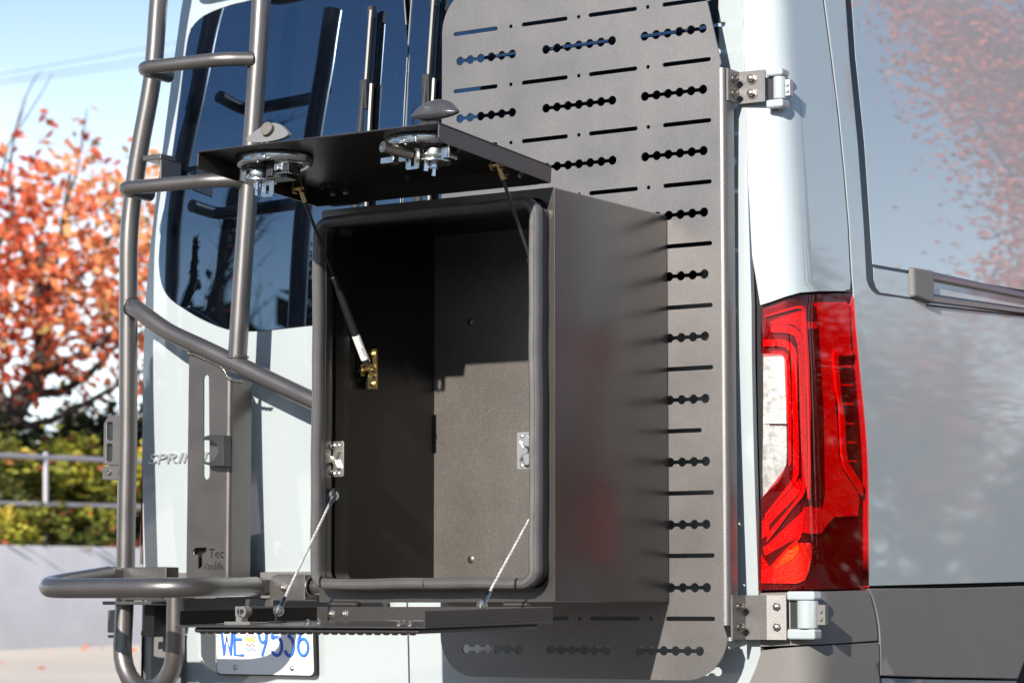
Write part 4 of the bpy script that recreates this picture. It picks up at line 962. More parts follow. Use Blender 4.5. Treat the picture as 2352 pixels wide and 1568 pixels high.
# rubber seal: bulb swept round the flange edge, with a grip strip and a butt joint at the bottom
def sweep(loop, prof, closed=True, wob=0.):
    L = [Vector((x, 0, z)) for x, z in loop]; n = len(L); mb = MB(); m_ = len(prof)
    for i in range(n):
        a, b = L[i-1] if closed or i else L[i], L[(i+1) % n] if closed or i < n-1 else L[i]
        t = (b-a).normalized(); out = Vector((t.z, 0, -t.x)); w = wob*(math.sin(i*.9)+math.sin(i*.37+1))
        mb.v += [L[i] + out*(o+w) + Vector((0, y, 0)) for o, y in prof]
    for i in range(n if closed else n-1):
        j = (i+1) % n
        for k in range(m_): mb.f.append((i*m_+k, i*m_+(k+1) % m_, j*m_+(k+1) % m_, j*m_+k))
    return mb
def path_loop():
    lp = rrect(RX0+.008, RZ0+.008, RX1-.008, RZ1-.008, .034, 8); out = []
    for a, b in zip(lp, lp[1:] + lp[:1]):
        d = math.hypot(b[0]-a[0], b[1]-a[1]); n = max(1, int(d/.03))
        out += [(a[0]+(b[0]-a[0])*k/n, a[1]+(b[1]-a[1])*k/n) for k in range(n)]
    return out
bulb = [(.0125, -.034), (.0132, -.048), (.0105, -.0555), (.006, -.0582), (.0045, -.0565), (.003, -.0585), (-.005, -.0595), (-.0065, -.0578), (-.008, -.059), (-.0115, -.0555), (-.0135, -.047), (-.012, -.034)][::-1]
mb = sweep(path_loop(), bulb, True, .0007); seal = obj('seal', mb, M['rubber'], box, sharp=42, recalc=True)
mb = sweep(path_loop(), [(.006, -.033), (.0085, -.030), (.0085, -.004), (.006, -.002), (-.0105, -.002), (-.013, -.006), (-.013, -.030), (-.010, -.033)], True, .0004); obj('seal_grip', mb, M['black'], seal, sharp=40, recalc=True)
qj = onY(977, 1338, -.05)
mb = MB(); mb.revolve((qj.x, -.046, RZ0+.002+.006), (1, 0, 0), [(.0152, -.0009), (.0152, .0009)], 20); obj('seal_joint', mb, M['gapdark'], seal)

# upper door
AU = math.atan2(.030, .458); CU, SU = math.cos(AU), math.sin(AU)
def LU(x, d, h=0.): return Vector((x, -.012 - d*CU + h*SU*1., 1.953 + d*SU + h*CU))
NU = Vector((0, SU, CU))
def UB(mb, x0, x1, d0, d1, h0, h1): return mb.box((x0, d0, h0), (x1, d1, h1), lambda v: LU(v.x, v.y, v.z))
LD = .462
mb = MB(); UB(mb, XL0-.003, 0, 0, LD, -.003, 0); up = obj('upper_door', mb, M['inner'], box, bevel=.001, recalc=True)
mb = MB(); UB(mb, XL0-.003, 0, -.0, LD, .0, .0012); obj('door_skin', mb, M['powder_box'], up, recalc=True)
mb = MB()
lp_r = [(.0, -.040), (LD-.006, -.040), (LD, -.034), (LD, -.0031), (.0, -.0031)]
slab(mb, [[(a, b) for a, b in lp_r]], lambda d, h: LU(.0, d, h), lambda d, h: LU(-.003, d, h)); obj('side_flange', mb, M['powder_box'], up, bevel=.0008, recalc=True)
mb = MB(); slab(mb, [lp_r], lambda d, h: LU(XL0, d, h), lambda d, h: LU(XL0-.003, d, h)); obj('side_flange', mb, M['powder_box'], up, bevel=.0008, recalc=True)
mb = MB(); UB(mb, XL0+.0005, -.0035, .001, .004, -.040, -.0035); obj('hinge_flange', mb, M['inner'], up, recalc=True)
for px, py in ((765, 445), (795, 442), (1164, 407), (1197, 404)):
    q = onY(px, py, -.016); mb = MB(); mb.hexbolt((q.x, -.0155, q.z), (0, -1, 0), .0065, .005); obj('bolt', mb, M['steel'], up, sharp=25)
for px, py in ((741, 425), (756, 424), (939, 405)):
    q = onP(px, py, LU(0, 0, -.0035), NU); mb = MB(); mb.hexbolt(q, -NU, .0065, .006); obj('bolt', mb, M['black'], up, sharp=25)

def plane_px(px, py, h): return onP(px, py, LU(0, 0, h), NU)
def xd(q): q = Vector(q) - Vector((0, -.012, 1.953)); return q.x, q.dot(Vector((0, -CU, SU)))
ZL6 = lambda x, y: (528.3 + x*.1319, 275.6 + y*.1319)
ZR7 = lambda x, y: (861.3 + x*.1391, 206.7 + y*.1391)
def latch(px, py, mirror, label):
    x0, d0 = xd(plane_px(px, py, -.025)); s = -1 if mirror else 1
    def A(dx, dd, h): return LU(x0 + s*dx, d0 + dd, h + .015)
    def bx_(mb, a, b): return mb.box(a, b, lambda v: A(v.x, v.y, v.z))
    ax = -NU; X1 = Vector((1, 0, 0))
    O = LU(x0, d0, -.0035)
    mb = MB(); mb.revolve(O, ax, [(.096, 0), (.098, .003), (.096, .016), (.093, .0205), (.089, .022), (.078, .0215), (.076, .018), (.078, .003), (.078, 0)], 40, 1., .78, X1)
    lt = obj('latch', mb, M['zinc'], box, sharp=40, recalc=True, label=label)
    mb = MB(); mb.revolve(O, ax, [(0, .008), (.055, .008), (.0775, .003), (.0775, .0005), (0, .0005)][::-1], 32, 1., .78, X1); mb.revolve(A(-.035, .008, -.0185), ax, [(.030, .004), (.034, .018), (.030, .026), (.020, .0285), (0, .0285)], 24); obj('latch_pan', mb, M['black'], lt, sharp=40, recalc=True)
    mb = MB(); bx_(mb, (-.030, .058, -.041), (.040, .074, -.036)); bx_(mb, (-.030, .062, -.0375), (.030, .0745, -.026)); obj('rim_tongue', mb, M['zinc'], lt, bevel=.002, recalc=True)
    mb = MB(); mb.revolve(A(-.037, .008, -.046), ax, [(0, 0), (.028, 0), (.029, .002), (.029, .025), (.028, .0262), (0, .0262)], 28); obj('drum', mb, M['zinc'], lt, sharp=40)
    mb = MB(); mb.revolve(A(-.033, .008, -.0735), ax, [(0, 0), (.039, 0), (.039, .0026), (0, .0026)], 28); obj('disc', mb, M['zinc'], lt, sharp=40)
    mb = MB(); mb.revolve(A(-.035, .012, -.0762), ax, [(0, 0), (.0105, 0), (.0105, .013), (.008, .0145), (0, .0145)], 6); mb.revolve(A(-.037, .012, -.089), ax, [(.0045, 0), (.0045, .018), (0, .018)], 12); mb.cyl(A(-.026, .026, -.071), A(-.026, .026, -.098), .0052, 12); obj('nut', mb, M['chrome'], lt, sharp=30)
    mb = MB(); bx_(mb, (-.066, -.010, -.072), (-.061, .022, -.045)); bx_(mb, (-.083, -.012, -.070), (-.078, .022, -.042)); bx_(mb, (-.083, .018, -.071), (-.060, .022, -.046)); obj('cam_ear', mb, M['zinc'], lt, bevel=.001, recalc=True)
    # slotted tab hanging down, its holes cut through
    tx = .0 if not mirror else .006; yo = .020 if not mirror else .034
    h1 = -.079 if not mirror else -.050; h0 = -.115 if not mirror else -.092
    mb = MB(); slab(mb, [rrect(tx-.018, h0, tx+.018, h1+.008, .006, 4), rrect(tx-.0045, h0+.006, tx+.0045, h0+.030, .0043, 4)[::-1]], lambda u, v: A(s*u*s, yo, v), lambda u, v: A(s*u*s, yo-.0025, v)); bx_(mb, (tx-.03, -.02, h1+.0065), (tx+.018, yo-.0026, h1+.009)); obj('slotted_tab', mb, M['zinc'], lt, sharp=40, recalc=True)
    if not mirror:
        mb = MB(); bx_(mb, (.006, .030, -.071), (.024, .036, -.030)); bx_(mb, (.0, -.01, -.076), (.062, .030, -.066)); bx_(mb, (.055, .0, -.066), (.078, .045, -.049)); obj('lever_block', mb, M['black'], lt, bevel=.001, recalc=True)
        mb = MB(); mb.cyl(A(.050, .028, -.024), A(.050, .028, -.040), .012, 18); bx_(mb, (.036, .020, -.062), (.060, .046, -.046)); mb.revolve(A(.046, .047, -.058), Vector((0, -1, 0)), [(0, 0), (.007, 0), (.007, .005), (0, .005)], 6); bx_(mb, (.045, .030, -.070), (.080, .046, -.067)); obj('lever', mb, M['zinc'], lt, bevel=.0012, recalc=True)
    else:
        mb = MB(); a, b = A(.010, .036, -.058), A(.036, .105, -.054); mb.cyl(a, b, .0125, 18); mb.revolve(b, (b-a), [(.0125, 0), (.0125, .002), (.0085, .002), (.0085, -.004), (0, -.004)], 18); obj('key_barrel', mb, M['steel'], lt, sharp=40)
        mb = MB(); mb.cyl(A(.058, .03, -.040), A(.058, .03, -.058), .009, 14); bx_(mb, (.052, .02, -.074), (.088, .042, -.060)); bx_(mb, (.020, .022, -.074), (.040, .040, -.056)); obj('lever', mb, M['zinc'], lt, bevel=.0012, recalc=True)
    for dx, dd in ((-.081, .010), (.004, .064), (.080, -.01)):
        mb = MB(); mb.revolve(A(dx, dd, -.041), ax, [(.0055, -.002), (.0055, .002), (.003, .0035), (0, .0035)], 12); obj('screw', mb, M['steel'], lt)
    return lt
lat1 = latch(629.5, 383, False, 'left zinc latch under the raised door')
lat2 = latch(974, 343, True, 'right zinc latch with a key barrel under the raised door')
# folding paddles of the latches, standing up over the door
def paddle(pts, y, lean, dome, lt, label):
    P = smoothloop([tuple(p) for p in pts], 2); q = [onY(px, py, y) for px, py in P]; c = sum(q, Vector())/len(q); n = len(q); mb = MB()
    lay = [(1., .012), (1.0, .003), (.985, 0), (.93, -.002), (.8, -dome*.5), (.55, -dome*.85), (.25, -dome*.8 + .3*dome)] if dome else [(.97, .014), (1.0, .008), (1., .002), (.985, 0)]
    for k, o in lay: mb.v += [c + (p-c)*k + Vector((0, o + (p.z-c.z)*k*lean, 0)) for p in q]
    for i in range(len(lay)-1):
        for k in range(n): mb.f.append((i*n+k, i*n+(k+1) % n, (i+1)*n+(k+1) % n, (i+1)*n+k))
    mb.f.append(tuple((len(lay)-1)*n+k for k in range(n))); mb.f.append(tuple(range(n))[::-1])
    return obj('paddle', mb, M['paddle'], lt, sharp=50, recalc=True, label=label), c
pd1, c1 = paddle([ZL6(*p) for p in ((285, 360), (300, 300), (420, 180), (560, 70), (690, 35), (800, 50), (910, 125), (990, 200), (1028, 245), (1000, 295), (880, 345), (760, 372), (620, 395), (480, 402), (380, 392))], -.375, .35, 0, lat1, 'flat-backed paddle with a round foam disc')
q = onY(*ZL6(643, 160), -.378); mb = MB(); mb.revolve(q + Vector((0, -.0, 0)), (0, -1, .3), [(.0165, -.002), (.0165, .0035), (.015, .0045), (0, .0045)], 24); obj('foam_disc', mb, M['foam'], lat1)
mb = MB(); a, b = onY(*ZL6(520, 420), -.380), onY(*ZL6(640, 290), -.372)
for d in (0, .016): mb.tube([a + Vector((d, 0, -.01)), b + Vector((d*.8, 0, 0))], .0035, 8)
mb.tube([b, b + Vector((.0128, 0, 0))], .0035, 8); obj('paddle_arm', mb, M['black'], lat1)
pd2, c2 = paddle([ZR7(*p) for p in ((593, 440), (615, 390), (700, 290), (800, 200), (930, 150), (1080, 138), (1200, 180), (1300, 270), (1372, 345), (1340, 390), (1200, 450), (1000, 487), (800, 497), (650, 472))], -.365, .35, .014, lat2, 'domed paddle with a finger dish')
pd2.data.materials.clear(); pd2.data.materials.append(M['paddle_dark'])
mb = MB(); a = onY(*ZR7(820, 500), -.36)
mb.box(a + Vector((-.008, -.004, -.03)), a + Vector((.012, .008, .012))); a = onY(*ZR7(965, 490), -.36); mb.box(a + Vector((-.010, -.004, -.03)), a + Vector((.010, .008, .012))); obj('paddle_arm', mb, M['black'], lat2)

# lower door, folded down to a shelf
SB = .0165
def LB(x, d, h=0.): return Vector((x, -.0095 - d, .9065 - d*SB + h))
def BB(mb, x0, x1, d0, d1, h0, h1): return mb.box((x0, d0, h0), (x1, d1, h1), lambda v: LB(v.x, v.y, v.z))
LBD = .512
mb = MB(); BB(mb, XL0-.010, 0, 0, LBD, -.0045, 0); lo = obj('lower_door', mb, M['powder_box'], box, bevel=.001, recalc=True)
lp_b = [(.0, .033), (.0, .0005), (LBD, .0005), (LBD, .028), (LBD-.004, .033)]
mb = MB(); slab(mb, [lp_b[::-1]], lambda d, h: LB(.0, d, h), lambda d, h: LB(-.0035, d, h)); obj('side_flange', mb, M['powder_box'], lo, bevel=.001, recalc=True)
mb = MB(); slab(mb, [lp_b], lambda d, h: LB(XL0+.003, d, h), lambda d, h: LB(XL0, d, h)); obj('side_flange', mb, M['inner'], lo, bevel=.0008, recalc=True)
mb = MB(); BB(mb, XL0+.0035, -.004, .0005, .0035, .0005, .033); obj('hinge_flange', mb, M['powder_box'], lo, recalc=True)
mb = MB(); mb.box((-.64, .02, -.0165), (-.025, LBD-.012, -.0048), lambda v: LB(v.x, v.y, v.z)); obj('tread_plate', mb, M['powder_box'], lo, bevel=.0055, seg=3, recalc=True)
mb = MB()
for i in range(26): mb.revolve(LB(-.62 + .023*i, LBD-.020, -.0166), (0, 0, -1), [(.008, 0), (.006, .0025), (0, .003)], 8, 1, .5)
obj('tread_stud', mb, M['black'], lo); lo.children[-1]['kind'] = 'stuff'
for px, py in ((762, 1409), (793, 1409)):
    q = onY(px, py, -.0135); mb = MB(); mb.hexbolt((q.x, -.0132, q.z), (0, -1, 0), .0075, .006); obj('bolt', mb, M['steel'], lo, sharp=25)
for px, d in ((418, .47), (441, .46), (708, .37), (733, .33), (918, .46), (930, .43), (943, .49)):
    q = LB(0, d, .0005); t = onY(px, 1430, q.y); mb = MB(); mb.hexbolt((t.x, q.y, q.z), (0, 0, 1), .0068, .006); obj('bolt', mb, M['steel'], lo, sharp=25)
# bright strike plate with a rolled eye
q = onY(552, 1427, -.0095-.462); mb = MB(); x_ = q.x; z_ = LB(0, .462).z + .0005
mb.box((x_-.036, q.y-.012, z_), (x_+.036, q.y+.012, z_+.007)); pr = [(x_-.012+.011*math.cos(R(a))+.020, z_+.030+.011*math.sin(R(a))) for a in range(-90, 181, 20)]
mb.box((x_-.004, q.y-.011, z_+.0071), (x_+.012, q.y+.011, z_+.020)); mb.revolve((x_+.012, q.y-.011, z_+.029), (0, 1, 0), [(.0065, 0), (.0125, 0), (.0125, .022), (.0065, .022), (.0065, 0)], 20); mb.box((x_-.006, q.y-.011, z_+.020), (x_+.004, q.y+.011, z_+.041)); obj('strike', mb, M['dull_zinc'], lo, sharp=40, recalc=True)
# hinges between box and doors
for (pa, pb, py, z, y, hd) in ((762, 830, 468, None, -.006, up), (1159, 1230, 424, None, -.006, up), (757, 822, 1387, None, -.004, lo), (1160, 1214, 1388, None, -.004, lo)):
    a, b = onY(pa, py, y), onY(pb, py, y); mb = MB(); mb.cyl(a, Vector((b.x, a.y, a.z)), .0072, 14)
    for k in (.33, .66): mb.cyl(a.lerp(Vector((b.x, a.y, a.z)), k-.01), a.lerp(Vector((b.x, a.y, a.z)), k+.01), .0066, 12)
    mb.box((a.x, a.y+.002, a.z-.006), (b.x, a.y+.012, a.z+.004)); mb.cyl(Vector((b.x-.0001, a.y, a.z)), Vector((b.x+.003, a.y, a.z)), .0045, 10); obj('hinge', mb, M['powder_box'], box, sharp=40)

# gas struts
def strut(top, bot, label, sticker):
    top, bot = Vector(top), Vector(bot); d = bot-top; mb = MB(); mb.cyl(top + d*.02, top + d*.50, .0042, 12); st = obj('gas_strut', mb, M['steel'] if False else M['soft_black'], box, label=label)
    mb = MB(); a = .475; mb.tube([top+d*a, top+d*(a+.004), top+d*(a+.075), top+d*(a+.08), top+d*(a+.081), top+d*.955, top+d*.96], [.0075, .0098, .0098, .0090, .0102, .0102, .008], 18); obj('strut_cylinder', mb, M['black'], st, sharp=40)
    mb = MB(); mb.tube([top + d*-.01, top + d*.075], .0068, 4); u_ = Vector((.012, 0, 0))
    mb.box(top + Vector((-.016, -.008, -.012)), top + Vector((-.012, .008, .036))); mb.box(top + Vector((.008, -.008, -.012)), top + Vector((.012, .008, .036))); mb.cyl(top + Vector((-.02, 0, 0)), top + Vector((.016, 0, 0)), .006, 12); obj('end_fitting', mb, M['gold'], st, bevel=.001, recalc=True)
    mb = MB(); mb.tube([top + d*.96, top + d*1.02], .0070, 4); obj('end_fitting', mb, M['gold'], st, sharp=30)
    if sticker:
        mb = MB(); mb.tube([top + d*.80, top + d*.935], .01035, 24, cap=False); lb = obj('sticker', mb, M['paper'], st)
        ax = d.normalized(); view = (CAM - (top + d*.87)); view -= ax*view.dot(ax); view.normalize(); sidev = ax.cross(view)
        if sidev.x < 0: pass
        for word, v0, hh, a0, a1 in (('液压杆', .0, .0042, .868, .915), ('|||  ||| |||| ||', -.0062, .0022, .81, .93), ('||| |||| || ||', .0052, .0018, .82, .86)):
            lps = text_loops(word, hh, d.length*(a1-a0))
            if not lps: continue
            def W(u, v, o=.0104):
                t = (v + v0)/.0104; return top + d*a0 + ax*u + view*(math.cos(t)*o) + sidev*(-math.sin(t)*o)
            try:
                mb = MB(); V, T = cdt(lps); mb.add([W(u, v, .01046) for u, v in V], T); obj('print', mb, M['ink'], st)
            except Exception: pass
    return st
s_top, s_bot = onX(688, 432, -.634), onX(848, 850, -.634)
strut(s_top, s_bot, 'left gas strut with a white sticker', True)
strut(onX(1143, 378, -.040), onX(1143, 378, -.040) + (s_bot - s_top), 'right gas strut, its lower end behind the seal', False)
# strut anchor: black angle with a brass-coloured clevis plate
for sx, xw in ((1, XL0+.0085), (-1, -.0085)):
    b_ = s_bot.copy(); b_.x = xw
    mb = MB(); mb.box((xw, b_.y-.012, b_.z-.030), (xw + sx*.004, b_.y+.075, b_.z+.050)); mb.box((xw, b_.y+.012, b_.z-.044), (xw+sx*.036, b_.y+.016, b_.z+.050)); an = obj('strut_anchor', mb, M['inner'], box, bevel=.001, recalc=True)
    mb = MB(); mb.box((xw+sx*.022, b_.y+.006, b_.z-.046), (xw+sx*.047, b_.y+.0115, b_.z+.052)); mb.box((xw+sx*.012, b_.y-.014, b_.z-.014), (xw+sx*.016, b_.y+.006, b_.z+.014)); mb.box((xw+sx*.040, b_.y-.014, b_.z-.014), (xw+sx*.044, b_.y+.006, b_.z+.014)); mb.cyl((xw+sx*.004, b_.y-.004, b_.z), (xw+sx*.05, b_.y-.004, b_.z), .0062, 12)
    for dz in (.040, -.034): mb.hexbolt((xw+sx*.036, b_.y+.006, b_.z+dz), (0, -1, 0), .006, .004)
    obj('clevis', mb, M['gold'], an, sharp=30, recalc=True)
# double roller catches inside the opening
def catch(xw, sx, zc, y):
    mb = MB(); slab(mb, [rrect(0, -.042, .048, .044, .004, 3)], lambda u, v: Vector((xw + sx*(.004+u), y+.0, zc+v)), lambda u, v: Vector((xw + sx*(.004+u), y+.004, zc+v))); ct = obj('roller_catch', mb, M['dull_zinc'], box, bevel=.001, recalc=True)
    mb = MB()
    for s in (1, -1):
        pr = [(-.014, .008), (-.010, .016), (-.006, .032), (.002, .037), (.010, .034), (.016, .010), (.006, .007), (-.010, .004)]
        slab(mb, [[(u, s*v) for u, v in (pr if s > 0 else pr[::-1])]], lambda u, v: Vector((xw + sx*(.004+u), y-.030, zc+v)), lambda u, v: Vector((xw + sx*(.004+u), y-.012, zc+v)))
    obj('roller_jaw', mb, M['dull_zinc'], ct, bevel=.003, seg=3, recalc=True)
    for s in (1, -1):
        mb = MB(); hel = [(xw + sx*(.008+.018*k/40), y-.008+.0045*math.sin(k*.95), zc+s*.031+.0055*math.cos(k*.95)) for k in range(41)]; mb.tube(hel, .0010, 6); obj('spring', mb, M['steel'], ct)
    mb = MB(); slab(mb, [[(.018, 0), (.034, .022), (.040, .020), (.030, 0), (.040, -.020), (.034, -.022)][::-1]], lambda u, v: Vector((xw + sx*(.004+u), y-.012, zc+v)), lambda u, v: Vector((xw + sx*(.004+u), y-.002, zc+v))); mb.revolve((xw+sx*.020, y-.012, zc), (0, -1, 0), [(.009, -.004), (.009, .006), (0, .006)], 14); obj('pivot', mb, M['dull_zinc'], ct, sharp=30, recalc=True)
    for du, dv in ((.020, .034), (.034, .034), (.034, -.034), (.020, -.034)):
        mb = MB(); mb.revolve((xw+sx*(.004+du), y, zc+dv), (0, -1, 0), [(.0042, 0), (.0042, .0015), (.002, .0028), (0, .0028)], 10); obj('rivet', mb, M['dull_zinc'], ct)
catch(-.657, 1, 1.294, .004); catch(-.054, -1, 1.2975, .004)
# steel cables holding the lower door
def cable(a, b, label, tilt):
    a, b = Vector(a), Vector(b); d = (b-a); u_ = d.normalized(); n = 60; mb = MB(); p0, p1 = a + u_*.034, b - u_*.042
    e1 = u_.orthogonal().normalized(); e2 = u_.cross(e1)
    for s in range(3):
        mb.tube([p0.lerp(p1, i/n) + (e1*math.cos(i*.95+s*2.094) + e2*math.sin(i*.95+s*2.094))*.0017 for i in range(n+1)], .0018, 6)
    cb = obj('cable', mb, M['wire_rope'], box, label=label)
    for q, s, L in ((a, 1, .036), (b, -1, .042)):
        nx = Vector((1, -.45*0, 0)) if tilt else Vector((1, 0, 0)); nx = (Vector((.75, -.66, 0))).normalized()
        mb = MB(); mb.revolve(q, nx, [(0, -.0018), (.0130, -.0018), (.0130, .0018), (0, .0018)], 20); mb.tube([q + u_*s*.008, q + u_*s*.016, q + u_*s*(L-.004), q + u_*s*L], [.008, .0062, .0058, .0045], 12); obj('eyelet', mb, M['zinc'], cb, sharp=40)
        mb = MB(); mb.revolve(q + nx*.0016, nx, [(.008, 0), (.0075, .003), (.005, .006), (.0025, .006), (.0025, .004), (0, .004)] if s > 0 else [(.0085, 0), (.0085, .006), (.006, .0075), (.004, .0075), (.004, .011), (0, .011)], 16 if s > 0 else 6); obj('bolt', mb, M['black'] if s > 0 else M['steel'], cb, sharp=25)
ca = onX(766, 1138, -.628); cbx = onX(640, 1402, -.605)
cable(ca, cbx, 'left cable from the opening to the lower door', True)
off = cbx - ca; cb2 = onX(1107, 1391, -.068); cable(cb2 - Vector((-off.x, off.y, off.z)), cb2, 'right cable from the opening to the lower door', False)
for q, s in ((ca, -1), (cb2 - Vector((-off.x, off.y, off.z)), 1)):
    mb = MB(); mb.box((q.x - s*.005, q.y-.004, q.z-.020), (q.x + s*.022, q.y+.018, q.z+.018)); obj('cable_lug', mb, M['inner'], box, bevel=.003, recalc=True)
for q in (cbx, cb2):
    mb = MB(); z0 = LB(0, -.0095-q.y, 0).z; mb.box((q.x-.004, q.y-.008, z0), (q.x-.001, q.y+.010, q.z+.006)); mb.box((q.x-.022, q.y-.012, z0+.0005), (q.x+.014, q.y+.014, z0+.004)); obj('cable_lug', mb, M['black'], lo, bevel=.001, recalc=True)

# ------------------------------------------------------------------ ladder on the left door
lad = empty('ladder', (-1.53, .50, .8), 'dark grey tube ladder with curved rungs mounted on the left rear door', 'ladder')
TR = .0262
YL = .50
def lpt(px, py, y): return onY(px, py, y)
# left rail, running on into the U at its foot
lr = [lpt(371, -60, .545), lpt(363, 20, .545), lpt(350, 180, .54), lpt(320, 350, .53), lpt(303, 470, .525), lpt(296, 560, .52), lpt(295, 700, .52), lpt(294, 1000, .52)]
xlow = lr[-1].x; 
def bez(pts, n=5):
    out = []
    for i in range(len(pts)-1):
        p0, p1, p2, p3 = pts[max(0, i-1)], pts[i], pts[i+1], pts[min(len(pts)-1, i+2)]
        for k in range(n):
            t = k/n; out.append(.5*((2*p1) + (p2-p0)*t + (2*p0-5*p1+4*p2-p3)*t*t + (3*p1-p0-3*p2+p3)*t**3))
    out.append(pts[-1]); return out
xU2 = lpt(398, 1420, .47).x
zc_ = lpt(345, 1482, .50).z; ru = (xU2 - xlow)/2
up_pts = bez(lr) + [Vector((xlow, .518, z)) for z in (1.2, 1.0)] + [Vector((xlow, .51, zc_))]
for k in range(1, 13):
    a = PI + PI*k/12; up_pts.append(Vector((xlow + ru + ru*math.cos(a), .51 - .03*k/12, zc_ + ru*1.12*math.sin(a))))
up_pts += [Vector((xU2, .48, zc_+.06)), Vector((xU2, .48, .985))]
mb = MB(); mb.tube(up_pts, TR, 24); obj('side_rail', mb, M['tube'], lad, sharp=60, label='left side rail bent into a U at its foot')
# right rail
rr_ = [lpt(604, -60, .50), lpt(599, 20, .495), lpt(594, 110, .49), lpt(579, 330, .485), lpt(565, 520, .48), lpt(554, 680, .475), lpt(545, 826, .472)]
mb = MB(); mb.tube(bez(rr_), TR*1.0, 24); obj('side_rail', mb, M['tube'], lad, sharp=60, label='right side rail')
def weld(name, c, ax, r, m='tube'):
    ax = Vector(ax).normalized(); e1 = ax.orthogonal().normalized(); e2 = ax.cross(e1); mb = MB(); pts = []
    for k in range(37): a = 2*PI*k/36; w = .0012*math.sin(k*2.4); pts.append(Vector(c) + (e1*math.cos(a)+e2*math.sin(a))*(r+w) + ax*w)
    mb.tube(pts, [.0040 + .0011*math.sin(k*2.6) for k in range(37)], 8, cap=False); return obj(name, mb, M[m], lad, sharp=80)
# rungs bowed out towards the climber
def rung(pr, pm, pl, pe, label, yf=.405):
    a = lpt(*pr, .470); b = lpt(*pm, yf+.005); c = lpt(*pl, yf); e = lpt(*pe, .522)
    z = (b.z+c.z)/2; b.z = c.z = z; a.z = z; e.z = z
    pts = fillet([a, Vector((a.x-.07, b.y+.012, z)), Vector((c.x-.004, c.y-.012, z)), Vector((c.x-.004, e.y, z))], [.0, .10, .045, 0], 9)
    mb = MB(); mb.tube(pts, .0195, 20); obj('rung', mb, M['tube'], lad, sharp=60, label=label)
    weld('weld', a + Vector((-.016, -.003, 0)), (1, .4, 0), .0200)
rung((583, 126), (470, 132), (328, 166), (352, 198), 'upper rung, bowed outwards')
rung((562, 416), (440, 412), (284, 440), (312, 480), 'middle rung, bowed outwards')
rung((606, -178), (490, -172), (352, -140), (372, -110), 'topmost rung above the picture edge')
# sloping cross bar
db = [lpt(300, 702, .49), lpt(318, 712, .478), lpt(352, 738, .47), lpt(395, 766, .467), lpt(470, 801, .467), lpt(545, 837, .467), lpt(630, 878, .467), lpt(720, 920, .467), lpt(860, 985, .467)]
mb = MB(); mb.tube(bez(db), .0245, 24); obj('cross_bar', mb, M['tube'], lad, sharp=60, label='sloping cross bar running behind the storage box')
weld('weld', db[0] + Vector((.006, -.002, -.002)), db[1]-db[0], .0255); weld('weld', rr_[-1] + Vector((0, 0, .006)), (0, 0, 1), .0272)
# post plate with long slot and cut-out emblem
PY = .462
def pp(px, py): q = lpt(px, py, PY); return (q.x, q.z)
zlo = .985
x0_, x1_ = pp(432, 1000)[0], pp(521, 1000)[0]
ptop = [pp(521, 868), pp(516, 853), pp(500, 838), pp(470, 824), pp(448, 816), pp(431, 810)]
po = [(x0_, zlo), (x1_, zlo)] + [(x1_, ptop[0][1])] + ptop[1:-1] + [(x0_, ptop[-1][1])]
sl = [(a[0], a[1]) for a in (pp(467.5, 870), pp(467.5, 1093), pp(470, 1099), pp(475, 1101), pp(479.5, 1098), pp(481.5, 1091), pp(479.8, 866), pp(477, 861), pp(472.5, 861), pp(469, 864))]
def sgn(l): return sum(a[0]*b[1]-b[0]*a[1] for a, b in zip(l, l[1:]+l[:1]))
tq = [pp(x, y) for x, y in ((441.5, 1271), (443.5, 1263), (449, 1257), (474.8, 1256.5), (473.5, 1266), (468, 1270.5), (464.2, 1271), (463.8, 1299), (460, 1304), (455, 1305.5), (455.2, 1273), (442, 1272.5))]
cuts = [sl, tq]
for word, p0, p1, pyb_, pyt_ in (('Tec', 479.5, 514.5, 1281.5, 1259), ('Vanlife', 464.5, 514.5, 1308.5, 1290)):
    a, b = pp(p0, pyb_), pp(p1, pyt_)
    for l in text_loops(word, b[1]-a[1], b[0]-a[0]): cuts.append([(u+a[0], v+a[1]) for u, v in l])
mb = MB(); slab(mb, [po] + cuts, lambda u, v: Vector((u, PY, v)), lambda u, v: Vector((u, PY+.004, v)), (.04, .05)); post = obj('post_plate', mb, M['tube'], lad, sharp=30, label='slotted post plate with a cut-out maker emblem')
mb = MB(); rb_ = .012; prof = [(x1_, PY)] + [(x1_ + rb_*math.sin(R(a)), PY + rb_ - rb_*math.cos(R(a))) for a in (15, 30, 45, 60, 75, 90)] + [(x1_+rb_, PY+.092), (x1_+rb_-.004, PY+.092), (x1_+rb_-.004, PY+rb_), (x1_, PY+.004)]
vs = []; zs_ = [zlo, 1.2, 1.4, ptop[0][1]-.004]
for z in zs_: vs += [(x, y, z) for x, y in prof]
n_ = len(prof); mb.add(vs, [(i*n_+k, i*n_+(k+1) % n_, (i+1)*n_+(k+1) % n_, (i+1)*n_+k) for i in range(len(zs_)-1) for k in range(n_)] + [tuple(range(n_))[::-1], tuple((len(zs_)-1)*n_ + k for k in range(n_))]); obj('post_flange', mb, M['tube'], post, sharp=50)
bead = bez([lpt(x, y, PY-.002) for x, y in ((431, 811), (448, 815), (470, 824), (500, 838), (516, 851), (523, 866), (540, 874), (562, 876))], 8)
mb = MB(); mb.tube([p + Vector((0, 0, .0014*math.sin(i*2.2))) for i, p in enumerate(bead)], [.0048+.0011*math.sin(i*2.5) for i in range(len(bead))], 8); obj('weld', mb, M['tube'], lad, sharp=80)
mb = MB(); a, b = pp(433, 1236), pp(467, 1330); mb.box((a[0], PY+.022, b[1]), (b[0], .60, a[1])); obj('door_mount', mb, M['inner'], lad, bevel=.003, recalc=True)
